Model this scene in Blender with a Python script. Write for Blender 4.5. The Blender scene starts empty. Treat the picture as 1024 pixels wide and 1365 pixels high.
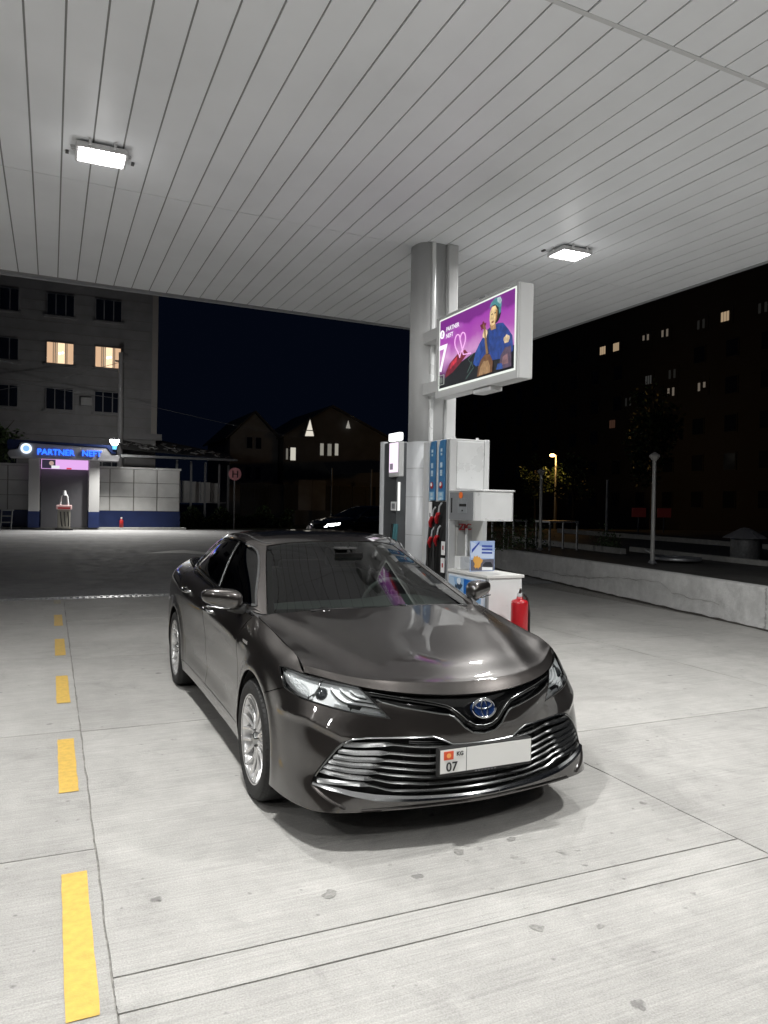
import bpy, bmesh, math, random
import numpy as np
from mathutils import Vector, Matrix
from mathutils.geometry import delaunay_2d_cdt
R_=math.radians
SC=bpy.context.scene
COL=SC.collection
# ---------------------------------------------------------------- camera
cam_d=bpy.data.cameras.new('camera'); cam=bpy.data.objects.new('camera',cam_d); COL.objects.link(cam)
cam_d.sensor_fit='VERTICAL'; cam_d.sensor_height=36.0; cam_d.lens=36.0*990/1365; cam_d.clip_start=.05; cam_d.clip_end=600
_f=Vector((math.sin(R_(24.17))*math.cos(R_(-.58)),math.cos(R_(24.17))*math.cos(R_(-.58)),math.sin(R_(-.58))))
_r=Vector((math.cos(R_(24.17)),-math.sin(R_(24.17)),0)); _u=_r.cross(_f)
_c,_s=math.cos(R_(-1.0)),math.sin(R_(-1.0))
_R=_r*_c-_u*_s; _U=_r*_s+_u*_c
cam.matrix_world=Matrix(((_R.x,_U.x,-_f.x,-1.959),(_R.y,_U.y,-_f.y,-4.096),(_R.z,_U.z,-_f.z,1.666),(0,0,0,1)))
SC.camera=cam
# ---------------------------------------------------------------- night sky
world=bpy.data.worlds.new('World'); SC.world=world; world.use_nodes=True
_bg=world.node_tree.nodes['Background']; _bg.inputs['Color'].default_value=(.16,.30,.78,1); _bg.inputs['Strength'].default_value=.0055
SC.view_settings.view_transform='Standard'; SC.view_settings.look='None'; SC.view_settings.gamma=1.0; SC.view_settings.exposure=0.2
SC.view_settings.use_curve_mapping=False
SC.render.engine='CYCLES'; SC.cycles.max_bounces=6; SC.cycles.use_adaptive_sampling=True; SC.cycles.adaptive_threshold=.02; SC.cycles.transparent_max_bounces=16; SC.cycles.use_denoising=True
SC.cycles.sample_clamp_indirect=4.0
# ---------------------------------------------------------------- materials
def lin(c):
    if isinstance(c,str):
        c=[int(c[i:i+2],16)/255 for i in (0,2,4)]
        c=[x/12.92 if x<=.04045 else ((x+.055)/1.055)**2.4 for x in c]
    return tuple(c)+(1,)
def mat(name,col,rough=.5,metal=0,coat=0,emit=None,es=0,var=0,vscale=6,bump=0,bscale=60,spec=.5,stretch=(1,1,1),coatr=.03):
    m=bpy.data.materials.new(name); m.use_nodes=True; nt=m.node_tree; b=nt.nodes['Principled BSDF']
    col=lin(col)
    b.inputs['Base Color'].default_value=col; b.inputs['Roughness'].default_value=rough; b.inputs['Metallic'].default_value=metal
    b.inputs['Specular IOR Level'].default_value=spec
    b.inputs['Coat Weight'].default_value=coat; b.inputs['Coat Roughness'].default_value=coatr
    if emit is not None: b.inputs['Emission Color'].default_value=lin(emit); b.inputs['Emission Strength'].default_value=es
    if var or bump:
        tc=nt.nodes.new('ShaderNodeTexCoord'); mp=nt.nodes.new('ShaderNodeMapping'); mp.inputs['Scale'].default_value=stretch
        nt.links.new(tc.outputs['Object'],mp.inputs['Vector'])
        if var:
            n=nt.nodes.new('ShaderNodeTexNoise'); n.inputs['Scale'].default_value=vscale; n.inputs['Detail'].default_value=6
            nt.links.new(mp.outputs[0],n.inputs['Vector'])
            r=nt.nodes.new('ShaderNodeMapRange'); r.inputs['From Min'].default_value=.25; r.inputs['From Max'].default_value=.75
            r.inputs['To Min'].default_value=1-var; r.inputs['To Max'].default_value=1+var
            nt.links.new(n.outputs['Fac'],r.inputs['Value'])
            mx=nt.nodes.new('ShaderNodeVectorMath'); mx.operation='SCALE'; mx.inputs[0].default_value=col[:3]
            nt.links.new(r.outputs[0],mx.inputs['Scale']); nt.links.new(mx.outputs[0],b.inputs['Base Color'])
            r2=nt.nodes.new('ShaderNodeMapRange'); r2.inputs['To Min'].default_value=max(0,rough-.12*min(1,var*4)); r2.inputs['To Max'].default_value=min(1,rough+.12*min(1,var*4))
            nt.links.new(n.outputs['Fac'],r2.inputs['Value']); nt.links.new(r2.outputs[0],b.inputs['Roughness'])
        if bump:
            n2=nt.nodes.new('ShaderNodeTexNoise'); n2.inputs['Scale'].default_value=bscale; n2.inputs['Detail'].default_value=5
            nt.links.new(mp.outputs[0],n2.inputs['Vector'])
            bp=nt.nodes.new('ShaderNodeBump'); bp.inputs['Strength'].default_value=bump; bp.inputs['Distance'].default_value=.01
            nt.links.new(n2.outputs['Fac'],bp.inputs['Height']); nt.links.new(bp.outputs[0],b.inputs['Normal'])
    return m
def glass(name,tint,rough=0.0,ior=1.52,boost=1.6):
    """a single sheet: tinted see-through plus mirror reflection by angle"""
    m=bpy.data.materials.new(name); m.use_nodes=True; nt=m.node_tree; nt.nodes.clear()
    o=nt.nodes.new('ShaderNodeOutputMaterial'); mx=nt.nodes.new('ShaderNodeMixShader'); t=nt.nodes.new('ShaderNodeBsdfTransparent'); g=nt.nodes.new('ShaderNodeBsdfGlossy')
    fr=nt.nodes.new('ShaderNodeFresnel'); fr.inputs['IOR'].default_value=ior; k=nt.nodes.new('ShaderNodeMath'); k.operation='MULTIPLY'; k.use_clamp=True; k.inputs[1].default_value=boost
    t.inputs['Color'].default_value=lin(tint); g.inputs['Roughness'].default_value=rough; g.inputs['Color'].default_value=(1,1,1,1)
    nt.links.new(fr.outputs[0],k.inputs[0]); nt.links.new(k.outputs[0],mx.inputs[0]); nt.links.new(t.outputs[0],mx.inputs[1]); nt.links.new(g.outputs[0],mx.inputs[2]); nt.links.new(mx.outputs[0],o.inputs[0])
    return m
def emis(name,col,s,tex=0,ts=22):
    m=mat(name,(.02,.02,.02),.6,emit=col,es=s); m.cycles.emission_sampling='NONE'
    if tex:
        nt=m.node_tree; b=nt.nodes['Principled BSDF']; tc=nt.nodes.new('ShaderNodeTexCoord'); n=nt.nodes.new('ShaderNodeTexNoise'); n.inputs['Scale'].default_value=ts; n.inputs['Detail'].default_value=4; nt.links.new(tc.outputs['Object'],n.inputs['Vector'])
        r=nt.nodes.new('ShaderNodeMapRange'); r.inputs[1].default_value=.3; r.inputs[2].default_value=.7; r.inputs[3].default_value=s*(1-tex); r.inputs[4].default_value=s*(1+tex); nt.links.new(n.outputs['Fac'],r.inputs[0]); nt.links.new(r.outputs[0],b.inputs['Emission Strength'])
    return m
# ---------------------------------------------------------------- mesh builder
class MB:
    def __init__(s): s.v=[]; s.f=[]; s.sm=[]
    def add(s,vs,fs,smooth=False):
        o=len(s.v); s.v+=[tuple(map(float,p)) for p in vs]; s.f+=[tuple(o+i for i in f) for f in fs]; s.sm+=[smooth]*len(fs); return s
    def box(s,x0,x1,y0,y1,z0,z1):
        return s.add([(x0,y0,z0),(x1,y0,z0),(x1,y1,z0),(x0,y1,z0),(x0,y0,z1),(x1,y0,z1),(x1,y1,z1),(x0,y1,z1)],
          [(0,3,2,1),(4,5,6,7),(0,1,5,4),(1,2,6,5),(2,3,7,6),(3,0,4,7)])
    def ring(s,c,ax,r,n,ph=0):
        ax=Vector(ax).normalized(); a=ax.orthogonal().normalized(); b=ax.cross(a); c=Vector(c)
        return [c+a*(r*math.cos(ph+2*math.pi*i/n))+b*(r*math.sin(ph+2*math.pi*i/n)) for i in range(n)]
    def cyl(s,p0,p1,r0,r1=None,n=16,caps=True,smooth=True):
        r1=r0 if r1 is None else r1; ax=Vector(p1)-Vector(p0)
        A=s.ring(p0,ax,r0,n);B=s.ring(p1,ax,r1,n); o=len(s.v)
        s.add(A+B,[(i,(i+1)%n,n+(i+1)%n,n+i) for i in range(n)],smooth)
        if caps: s.add(A,[tuple(range(n))[::-1]]); s.add(B,[tuple(range(n))])
        return s
    def tube(s,path,r,n=8,caps=True):
        P=[Vector(p) for p in path]; rs=r if isinstance(r,(list,tuple,np.ndarray)) else [r]*len(P); rings=[]; a=None
        for i,p in enumerate(P):
            t=(P[min(i+1,len(P)-1)]-P[max(i-1,0)]).normalized()
            if a is None: a=t.orthogonal().normalized()
            else: a=(a-t*a.dot(t)).normalized()
            b=t.cross(a); rings.append([p+(a*math.cos(2*math.pi*k/n)+b*math.sin(2*math.pi*k/n))*rs[i] for k in range(n)])
        fs=[(i*n+k,i*n+(k+1)%n,(i+1)*n+(k+1)%n,(i+1)*n+k) for i in range(len(P)-1) for k in range(n)]
        s.add([q for r_ in rings for q in r_],fs,True)
        if caps: s.add(rings[0],[tuple(range(n))[::-1]]); s.add(rings[-1],[tuple(range(n))])
        return s
    def prism(s,poly,axis,a,b):
        """2-D outline pushed along an axis between a and b"""
        def P(p,h): return {'x':(h,p[0],p[1]),'y':(p[0],h,p[1]),'z':(p[0],p[1],h)}[axis]
        n=len(poly); s.add([P(p,a) for p in poly]+[P(p,b) for p in poly],[(i,(i+1)%n,n+(i+1)%n,n+i) for i in range(n)]+[tuple(range(n))[::-1],tuple(range(n,2*n))]); return s
    def lathe(s,prof,c=(0,0,0),axis='z',n=24,smooth=True):
        def P(r,h,a):
            x,y=r*math.cos(a),r*math.sin(a)
            q={'z':(x,y,h),'x':(h,x,y),'y':(y,h,x)}[axis]; return (q[0]+c[0],q[1]+c[1],q[2]+c[2])
        m=len(prof); vs=[P(r,h,2*math.pi*i/n) for i in range(n) for r,h in prof]
        s.add(vs,[(i*m+j,((i+1)%n)*m+j,((i+1)%n)*m+j+1,i*m+j+1) for i in range(n) for j in range(m-1)],smooth); return s
    def mesh(s,name,m=None):
        me=bpy.data.meshes.new(name); me.from_pydata(s.v,[],s.f)
        bm=bmesh.new(); bm.from_mesh(me); bmesh.ops.recalc_face_normals(bm,faces=bm.faces); bm.to_mesh(me); bm.free()
        me.polygons.foreach_set('use_smooth',s.sm if len(s.sm)==len(me.polygons) else [False]*len(me.polygons))
        if m: me.materials.append(m)
        return me
    def build(s,name,m,parent=None,bevel=0,seg=2): return link(s.mesh(name,m),name,parent,bevel,seg)
ORG={}
def link(me,name,parent=None,bevel=0,seg=2):
    o=bpy.data.objects.new(name,me); COL.objects.link(o)
    if parent: setp(o,parent)
    if bevel:
        b=o.modifiers.new('bevel','BEVEL'); b.width=bevel; b.segments=seg; b.limit_method='ANGLE'; b.angle_limit=R_(40); b.harden_normals=False
    return o
def setp(o,parent):
    o.parent=parent
    o.matrix_parent_inverse=Matrix.Translation(-Vector(ORG.get(parent.name,(0,0,0))))
def thing(name,label,cat,loc=(0,0,0),group=None):
    o=bpy.data.objects.new(name,None); COL.objects.link(o); o.location=loc; o.empty_display_size=.2
    ORG[o.name]=tuple(loc); tag(o,label,cat,group); return o
def tag(o,label=None,cat=None,group=None,kind=None):
    if label: o['label']=label
    if cat: o['category']=cat
    if group: o['group']=group
    if kind: o['kind']=kind
    return o
def text_mesh(name,s,size,m,parent,loc,xdir,ydir,depth=.002,align='LEFT',shear=0):
    """lettering as a thin mesh lying in the plane of xdir and ydir"""
    c=bpy.data.curves.new(name,'FONT'); c.body=s; c.size=size; c.extrude=depth; c.align_x=align; c.resolution_u=3; c.shear=shear; c.offset=size*.012
    o=bpy.data.objects.new(name+'_tmp',c); COL.objects.link(o)
    dg=bpy.context.evaluated_depsgraph_get(); me=bpy.data.meshes.new_from_object(o.evaluated_get(dg)); bpy.data.objects.remove(o); bpy.data.curves.remove(c)
    x=Vector(xdir).normalized(); y=Vector(ydir).normalized(); z=x.cross(y)
    me.transform(Matrix(((x.x,y.x,z.x,loc[0]),(x.y,y.y,z.y,loc[1]),(x.z,y.z,z.z,loc[2]),(0,0,0,1))))
    me.materials.clear(); me.materials.append(m); return link(me,name,parent)
rng=random.Random(7)
# ---------------------------------------------------------------- ground
def concrete(name,base,dark,lines=True,spots=True,wear=1.0,rough=.75):
    m=bpy.data.materials.new(name); m.use_nodes=True; nt=m.node_tree; N=nt.nodes; L=nt.links; b=N['Principled BSDF']; b.inputs['Roughness'].default_value=rough; b.inputs['Specular IOR Level'].default_value=.35
    tc=N.new('ShaderNodeTexCoord')
    def noise(sc,det=6,st=(1,1,1),rg=.6,dist=0):
        mp=N.new('ShaderNodeMapping'); mp.inputs['Scale'].default_value=st; L.new(tc.outputs['Object'],mp.inputs['Vector'])
        n=N.new('ShaderNodeTexNoise'); n.inputs['Scale'].default_value=sc; n.inputs['Detail'].default_value=det; n.inputs['Roughness'].default_value=rg; n.inputs['Distortion'].default_value=dist; L.new(mp.outputs[0],n.inputs['Vector']); return n.outputs['Fac']
    def rng_(x,a,b_,c,d):
        r=N.new('ShaderNodeMapRange'); r.inputs[1].default_value=a; r.inputs[2].default_value=b_; r.inputs[3].default_value=c; r.inputs[4].default_value=d; L.new(x,r.inputs[0]); return r.outputs[0]
    def mul(x,y):
        k=N.new('ShaderNodeMath'); k.operation='MULTIPLY'; L.new(x,k.inputs[0])
        if isinstance(y,float): k.inputs[1].default_value=y
        else: L.new(y,k.inputs[1])
        return k.outputs[0]
    f=mul(rng_(noise(.7,8,rg=.65,dist=.4),.3,.7,1-.15*wear,1+.09*wear), rng_(noise(6,8,rg=.7),.3,.7,1-.10*wear,1+.08*wear))
    oi=N.new('ShaderNodeObjectInfo'); f=mul(f,rng_(oi.outputs['Random'],0,1,.93,1.05))
    f=mul(f,rng_(noise(140,3),.3,.7,.80,1.14))
    if lines: f=mul(f,rng_(noise(1.0,5,(1.4,70,1),.75,.25),.35,.65,.86,1.09))
    if spots:
        def drops(sc,r0,r1,dist):
            mp=N.new('ShaderNodeMapping'); mp.inputs['Rotation'].default_value=(0,0,.6+sc); L.new(tc.outputs['Object'],mp.inputs['Vector'])
            dn=N.new('ShaderNodeTexNoise'); dn.inputs['Scale'].default_value=26; dn.inputs['Detail'].default_value=4; L.new(mp.outputs[0],dn.inputs['Vector'])
            va=N.new('ShaderNodeVectorMath'); va.operation='MULTIPLY_ADD'; va.inputs[1].default_value=(dist,)*3; L.new(dn.outputs['Color'],va.inputs[0]); L.new(mp.outputs[0],va.inputs[2])
            v=N.new('ShaderNodeTexVoronoi'); v.voronoi_dimensions='2D'; v.inputs['Scale'].default_value=sc; L.new(va.outputs[0],v.inputs['Vector'])
            sx=N.new('ShaderNodeSeparateXYZ'); L.new(v.outputs['Color'],sx.inputs[0])
            th=rng_(sx.outputs['X'],.55,1.0,0.0,r1*sc)
            d=N.new('ShaderNodeMath'); d.operation='SUBTRACT'; L.new(v.outputs['Distance'],d.inputs[0]); L.new(th,d.inputs[1])
            return rng_(d.outputs[0],-.010*sc*.5,.010*sc*.5,.58,1.0)
        f=mul(f,drops(1.7,0,.024,.06)); f=mul(f,drops(4.3,0,.009,.03)); f=mul(f,rng_(noise(1.3,9,rg=.75,dist=1.2),.54,.70,1.0,.80)); f=mul(f,rng_(noise(.35,3,(3.5,.5,1)),.55,.75,1.0,.90))
        f=mul(f,rng_(noise(2.0,6,(1.0,2.2,1),.7,.6),.60,.78,1.0,.84))
    mx=N.new('ShaderNodeVectorMath'); mx.operation='SCALE'; mx.inputs[0].default_value=lin(base)[:3]; L.new(f,mx.inputs['Scale']); L.new(mx.outputs[0],b.inputs['Base Color'])
    bp=N.new('ShaderNodeBump'); bp.inputs['Strength'].default_value=.8; bp.inputs['Distance'].default_value=.006
    h=N.new('ShaderNodeMath'); h.operation='ADD'; L.new(noise(1.0,4,(2.0,60,1),.8,.2) if lines else noise(30,5),h.inputs[0]); L.new(mul(noise(160,4),.6),h.inputs[1]); L.new(h.outputs[0],bp.inputs['Height']); L.new(bp.outputs[0],b.inputs['Normal'])
    L.new(rng_(noise(3,5),.3,.7,rough-.12,rough+.1),b.inputs['Roughness'])
    return m
M_conc=concrete('concrete',(.452,.444,.424),None)
M_joint=mat('joint_filler',(.25,.242,.225),.9,var=.5,vscale=30)
M_asph=concrete('asphalt',(.31,.31,.315),None,lines=False,spots=False,wear=1.6,rough=.9)
M_deck=concrete('deck_surface',(.10,.098,.092),None,lines=False,spots=True,wear=2,rough=.8)
M_wall=concrete('deck_wall_concrete',(.70,.70,.69),None,lines=False,spots=True,wear=1.4)
def sheet(name,pts,z,m):
    return tag(MB().add([(x,y,z) for x,y in pts],[tuple(range(len(pts)))]).build(name,m),kind='structure')
sheet('ground',[(-300,-60),(300,-60),(300,400),(-300,400)],-.09,mat('earth',(.045,.045,.04),.95,var=.4,vscale=.5))
# forecourt: joint bed with single slabs on top
yard=MB().add([(-15,-14,-.009),(7.4,-14,-.009),(9.6,9.26,-.009),(-15,9.40,-.009)],[(0,1,2,3)]).build('forecourt',M_joint); tag(yard,kind='structure')
xs=[-14.9,-11.7,-8.3,-5.0,-1.745,1.245,4.3,7.35]
def slab(x0,x1,y0,y1,sk=.045):
    """a slab with slightly ragged joint edges"""
    g=.0045; r=random.Random(int((x0*91+y0*37)*100)); n=40; ph=r.uniform(0,6)
    def ed(a,b,fix,ax):
        o=[]
        for i in range(n):
            t=a+(b-a)*i/n; j=(.0008*math.sin(5*t+ph)+r.uniform(-.0008,.0008)) if ax=='x' else (.0022*math.sin(6.1*t+ph)+.0018*math.sin(17*t+2*ph)+r.uniform(-.0015,.0015)); o.append((t,fix+j) if ax=='x' else (fix+j,t))
        return o
    p=ed(x0+g,x1-g,y0+g,'x')+ed(y0+g,y1-g,x1-g,'y')+ed(x1-g,x0+g,y1-g,'x')+ed(y1-g,y0+g,x0+g,'y')
    p=[(x,y-sk*x*0.3) for x,y in p]
    b=MB(); k=len(p); b.add([(x,y,-.028) for x,y in p]+[(x,y,0) for x,y in p],[(i,(i+1)%k,k+(i+1)%k,k+i) for i in range(k)]+[tuple(range(k,2*k))])
    return b.build('concrete_slab',M_conc,yard)
for i in range(7):
    x0,x1=xs[i],xs[i+1]
    ye=[-13.5,-10.2,-6.9,-4.3,-1.60,-1.40,1.60,4.25,6.85,9.26]
    if i in(0,1,2,3): ye=[-13.5,-9.4,-6.2,-3.0,-.35,1.64,4.38,6.9,9.30]
    if i>=5: ye=[-13.5,-10.0,-6.5,-3.2,.35,3.3,6.2,9.2]
    for a,b in zip(ye[:-1],ye[1:]): slab(x0,x1,a,b)
sheet('asphalt_yard',[(-40,9.62),(30,9.62),(30,40.35),(-40,39.2)],-.012,M_asph)
sheet('street',[(-60,40),(90,40.0),(90,52),(-60,52)],-.05,M_asph)
sheet('yard_lawn',[(5.4,41.2),(60,41.2),(60,90),(5.4,90)],-.03,mat('dark_grass',(.035,.05,.02),.9,var=.5,vscale=3,bump=.6,bscale=20))
# yellow dashes
M_yel=mat('yellow_paint',(.64,.415,.083),.6,var=.16,vscale=26,bump=.25,bscale=140)
names=['nearest yellow lane dash, at the bottom left corner of the picture','second yellow lane dash, left of the car\'s front wheel','third yellow lane dash, left of the car\'s rear door','fourth yellow lane dash counted from the camera','fifth and dirtier yellow lane dash counted from the camera','worn grey remnant of a lane dash just before the drain']
for k in range(7):
    y0=-1.56+2.015*k-(2.015 if k==6 else 0)*4
    if k==6: y0=-3.58
    w=.104
    b=MB(); n=14; r=random.Random(k); xl=[-1.898+r.uniform(-.002,.002) for _ in range(n+1)]; xr=[-1.794+r.uniform(-.002,.002) for _ in range(n+1)]
    L_=1.02 if k<5 else .45
    if k==5: y0=8.75
    vs=[(xl[i],y0+L_*i/n,.0035) for i in range(n+1)]+[(xr[i],y0+L_*i/n,.0035) for i in range(n+1)]
    b.add(vs,[(i,n+1+i,n+2+i,i+1) for i in range(n)])
    m_=M_yel if k!=5 else mat('worn_paint',(.42,.38,.28),.7,var=.3,vscale=30)
    o=b.build('lane_dash',m_); tag(o,(names+['yellow lane dash behind the viewer'])[k],'road marking','yellow lane dashes')
# white arrow far on the asphalt
M_wp=mat('white_paint',(.62,.62,.6),.7,var=.25,vscale=15)
ax,ay=2.35,20.3
arrow=MB().add([(ax-1.6,ay+.05,0),(ax-.35,ay-.05,0),(ax-.55,ay+1.3,0),(ax-.15,ay+1.5,0),(ax+.35,ay+.25,0),(ax+1.3,ay+.25,0),(ax+.55,ay-.95,0),(ax+.1,ay-.95,0)],[(0,1,4,3),(0,3,2),(1,7,6,4),(4,6,5)]).build('painted_arrow',M_wp)
arrow.location.z=-.006; tag(arrow,'worn white direction arrow painted on the dark asphalt behind the car','road marking')
# oil drips on the concrete before the bumper
M_oil=[mat('oil_spot',(.27,.265,.25),.6,var=.35,vscale=60),mat('old_oil_spot',(.36,.352,.335),.7,var=.3,vscale=50)]
for k,(x,y,r_) in enumerate([(-0.183,-1.688,0.0346),(0.057,-1.776,0.0212),(-0.148,-1.011,0.0399),(-0.078,-0.963,0.0243),(-0.033,-1.016,0.0242),(0.166,-0.991,0.0333),(0.072,-1.15,0.0279),(0.077,-1.216,0.0197),(0.315,-1.199,0.0286),(0.341,-1.338,0.024),(0.402,-1.209,0.0165),(-0.186,-1.358,0.0185),(0.294,-1.575,0.0152),(0.606,-1.729,0.0156),(0.906,-1.289,0.0219),(-0.632,-1.943,0.0153),(-0.28,-0.991,0.0158),(-0.853,-1.139,0.0433),(-1.028,-0.622,0.02),(-1.156,1.204,0.034),(0.525,-1.621,0.0157),(-0.14,-1.546,0.0108),(-0.508,-1.001,0.0154)]):
    r=random.Random(k+50); n=22; p1,p2,p3=r.uniform(0,6),r.uniform(0,6),r.uniform(0,6)
    pts=[(x+r_*.7*(1+.22*math.sin(2*t+p1)+.16*math.sin(3*t+p2)+.10*math.sin(7*t+p3))*math.cos(t),y+r_*.7*(1+.25*math.sin(2*t+p3)+.14*math.sin(5*t+p1))*math.sin(t),.0022) for t in np.linspace(0,2*math.pi,n+1)[:-1]]
    MB().add(pts,[tuple(range(n))]).build('oil_spot',M_oil[0 if k in(0,1,2,5,17) else 1],yard)
# channel drain between concrete and asphalt
dr=thing('channel_drain','slotted metal channel drain across the end of the concrete','drain',(-2,9.46,0))
M_gal=mat('galvanised_steel',(.42,.43,.44),.45,.8,var=.25,vscale=20); M_dark=mat('dark_void',(.008,.008,.008),.9)
MB().box(-14.9,8.6,9.36,9.56,-.085,-.075).build('channel',M_dark,dr)
MB().box(-14.9,8.6,9.325,9.36,-.05,.003).build('rim',M_gal,dr); MB().box(-14.9,8.6,9.56,9.60,-.05,.003).build('rim',M_gal,dr)
b=MB()
x=-14.9
while x<8.6: b.box(x,x+.05,9.36,9.56,-.03,-.002); x+=.095
g_=b.build('grate_bars',M_gal,dr); g_['kind']='stuff'
# ---------------------------------------------------------------- canopy
CZ=4.4
M_panel=mat('white_ceiling_panel',(.905,.925,.955),.42,var=.06,vscale=1.2,bump=.05,bscale=9); M_seam=mat('seam_shadow',(.30,.30,.30),.9); M_fascia=mat('fascia_panel',(.35,.36,.38),.5)
canopy=thing('canopy_roof','wide flat white station canopy clad in long narrow panels','canopy',(0,0,CZ))
MB().add([(-13.1,-11,CZ+.0095),(5.14,-11,CZ+.0095),(5.14,6.3,CZ+.0095),(-13.1,5.7,CZ+.0095),(-13.1,-11,CZ+.9),(5.14,-11,CZ+.9),(5.14,6.3,CZ+.9),(-13.1,5.7,CZ+.9)],[(0,3,2,1),(4,5,6,7),(0,1,5,4),(1,2,6,5),(2,3,7,6),(3,0,4,7)]).build('roof_deck',M_seam,canopy)
far=lambda x:6.08+.055*max(x,-6)
jn=lambda x,y0:y0+.04*x
pitch=.2185; x=-2.125-pitch*50
k=0
while x<5.14-.02:
    x1=min(x+pitch-.0125,5.142)
    for ya,yb in ((lambda q:-11,lambda q:jn(q,-4.55)),(lambda q:jn(q,-4.545),lambda q:jn(q,-.79)-.016),(lambda q:jn(q,-.79)+.016,lambda q:jn(q,2.915)-.005),(lambda q:jn(q,2.915)+.005,far)):
        dz=rng.uniform(-.0015,.0015)
        vs=[(x,ya(x),CZ+dz),(x1,ya(x1),CZ+dz),(x1,yb(x1),CZ+dz),(x,yb(x),CZ+dz)]; vs+=[(p[0],p[1],CZ+.008) for p in vs]
        MB().add(vs,[(0,3,2,1),(4,5,6,7),(0,1,5,4),(1,2,6,5),(2,3,7,6),(3,0,4,7)]).build('ceiling_panel',M_panel,canopy)
    x+=pitch
vs=[(xx,jn(xx,-.79)+d,CZ+h) for xx in (-13.1,5.14) for d in(-.016,.016) for h in (-.004,.0085)]
MB().add(vs,[(0,1,3,2),(4,6,7,5),(0,2,6,4),(2,3,7,6),(1,5,7,3),(0,4,5,1)]).build('joint_trim',mat('trim_grey',(.66,.67,.68),.4),canopy)
# fascia along the edges, set outside and above the ceiling
MB().add([(-13.1,far(-7.1)+.004,CZ-.004),(5.15,far(5.15)+.004,CZ-.004),(5.15,far(5.15)+.06,CZ-.004),(-13.1,far(-7.1)+.06,CZ-.004)]+[(-13.1,far(-7.1)+.004,CZ+1),(5.15,far(5.15)+.004,CZ+1),(5.15,far(5.15)+.06,CZ+1),(-13.1,far(-7.1)+.06,CZ+1)],[(0,3,2,1),(4,5,6,7),(0,1,5,4),(1,2,6,5),(2,3,7,6),(3,0,4,7)]).build('fascia',M_fascia,canopy)
MB().box(5.148,5.21,-11,far(5.15)+.06,CZ-.004,CZ+1).build('fascia',M_fascia,canopy)
# floodlights under the canopy
M_led=emis('led_panel',(1,.985,.96),30.0); M_lampg=mat('lamp_grey',(.62,.62,.62),.4,.2)
def flood(x,y,label,tilt=0,power=104):
    t=thing('floodlight',label,'floodlight',(x,y,CZ),'floodlights under the canopy')
    w,d=.17,.13; z=CZ-.05
    MB().box(x-w,x+w,y-d,y+d,z+.002,z+.04).build('housing',mat('lamp_body',(.55,.55,.55),.5),t,.006)
    f=MB(); f.box(x-w-.012,x+w+.012,y-d-.018,y-d,z-.012,z+.03).box(x-w-.012,x+w+.012,y+d,y+d+.018,z-.012,z+.03).box(x-w-.018,x-w,y-d-.002,y+d+.002,z-.013,z+.031).box(x+w,x+w+.018,y-d-.002,y+d+.002,z-.013,z+.031); f.build('frame',M_lampg,t,.003)
    MB().box(x-w+.012,x+w-.012,y-d+.012,y+d-.012,z-.008,z+.001).build('lens',M_led,t)
    for sx in(-1,1):
        MB().tube([(x+sx*(w+.02),y,z+.015),(x+sx*(w+.045),y,z+.02),(x+sx*(w+.05),y,CZ-.012),(x+sx*(w+.02),y,CZ-.006)],.008,6).build('bracket_arm',M_lampg,t)
        MB().cyl((x+sx*.09,y-d-.045,CZ-.05),(x+sx*.09,y-d-.045,CZ-.003),.011,n=8).build('bolt',M_lampg,t)
        MB().box(x+sx*(w+.075)-.012,x+sx*(w+.075)+.012,y+d-.03,y+d+.02,CZ-.014,CZ-.0025).build('clip',mat('clip_dark',(.08,.08,.08),.6),t)
    ld=bpy.data.lights.new('floodlight_lamp','AREA'); ld.shape='RECTANGLE'; ld.size=.3; ld.size_y=.22; ld.energy=power; ld.color=(1.0,.992,.972); ld.spread=R_(168)
    lo=bpy.data.objects.new('lamp',ld); COL.objects.link(lo); lo.location=(x,y,z-.02); setp(lo,t)
    l2=bpy.data.lights.new('lens_spill','POINT'); l2.energy=power*.016; l2.color=(1,.992,.972); l2.shadow_soft_size=.08; o2=bpy.data.objects.new('spill',l2); COL.objects.link(o2); o2.location=(x,y,z-.30); setp(o2,t)  # extra point light added below each fixture to brighten the ceiling
    return t
flood(-1.63,2.16,'lit square floodlight on the ceiling above the lane left of the car',power=85)
flood(3.03,2.33,'lit square floodlight on the ceiling right of the column and screen',power=85)
flood(-1.63,-1.55,"canopy floodlight above the viewer, on the left",power=128); flood(3.03,-1.45,"canopy floodlight out of view to the right of the viewer",power=128)
flood(-1.63,-5.25,"canopy floodlight behind the viewer, on the left",power=62); flood(3.03,-5.15,"canopy floodlight behind the viewer, on the right",power=62)
for k,y_ in enumerate((2.1,-1.6,-5.3)): flood(-6.3,y_,['canopy floodlight over the next lane, left outside the picture','canopy floodlight over the next lane, beside the viewer','canopy floodlight over the next lane, behind the viewer'][k],power=(38,62,45)[k])  # unseen lamps added over the left lane to lift the ceiling brightness
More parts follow.
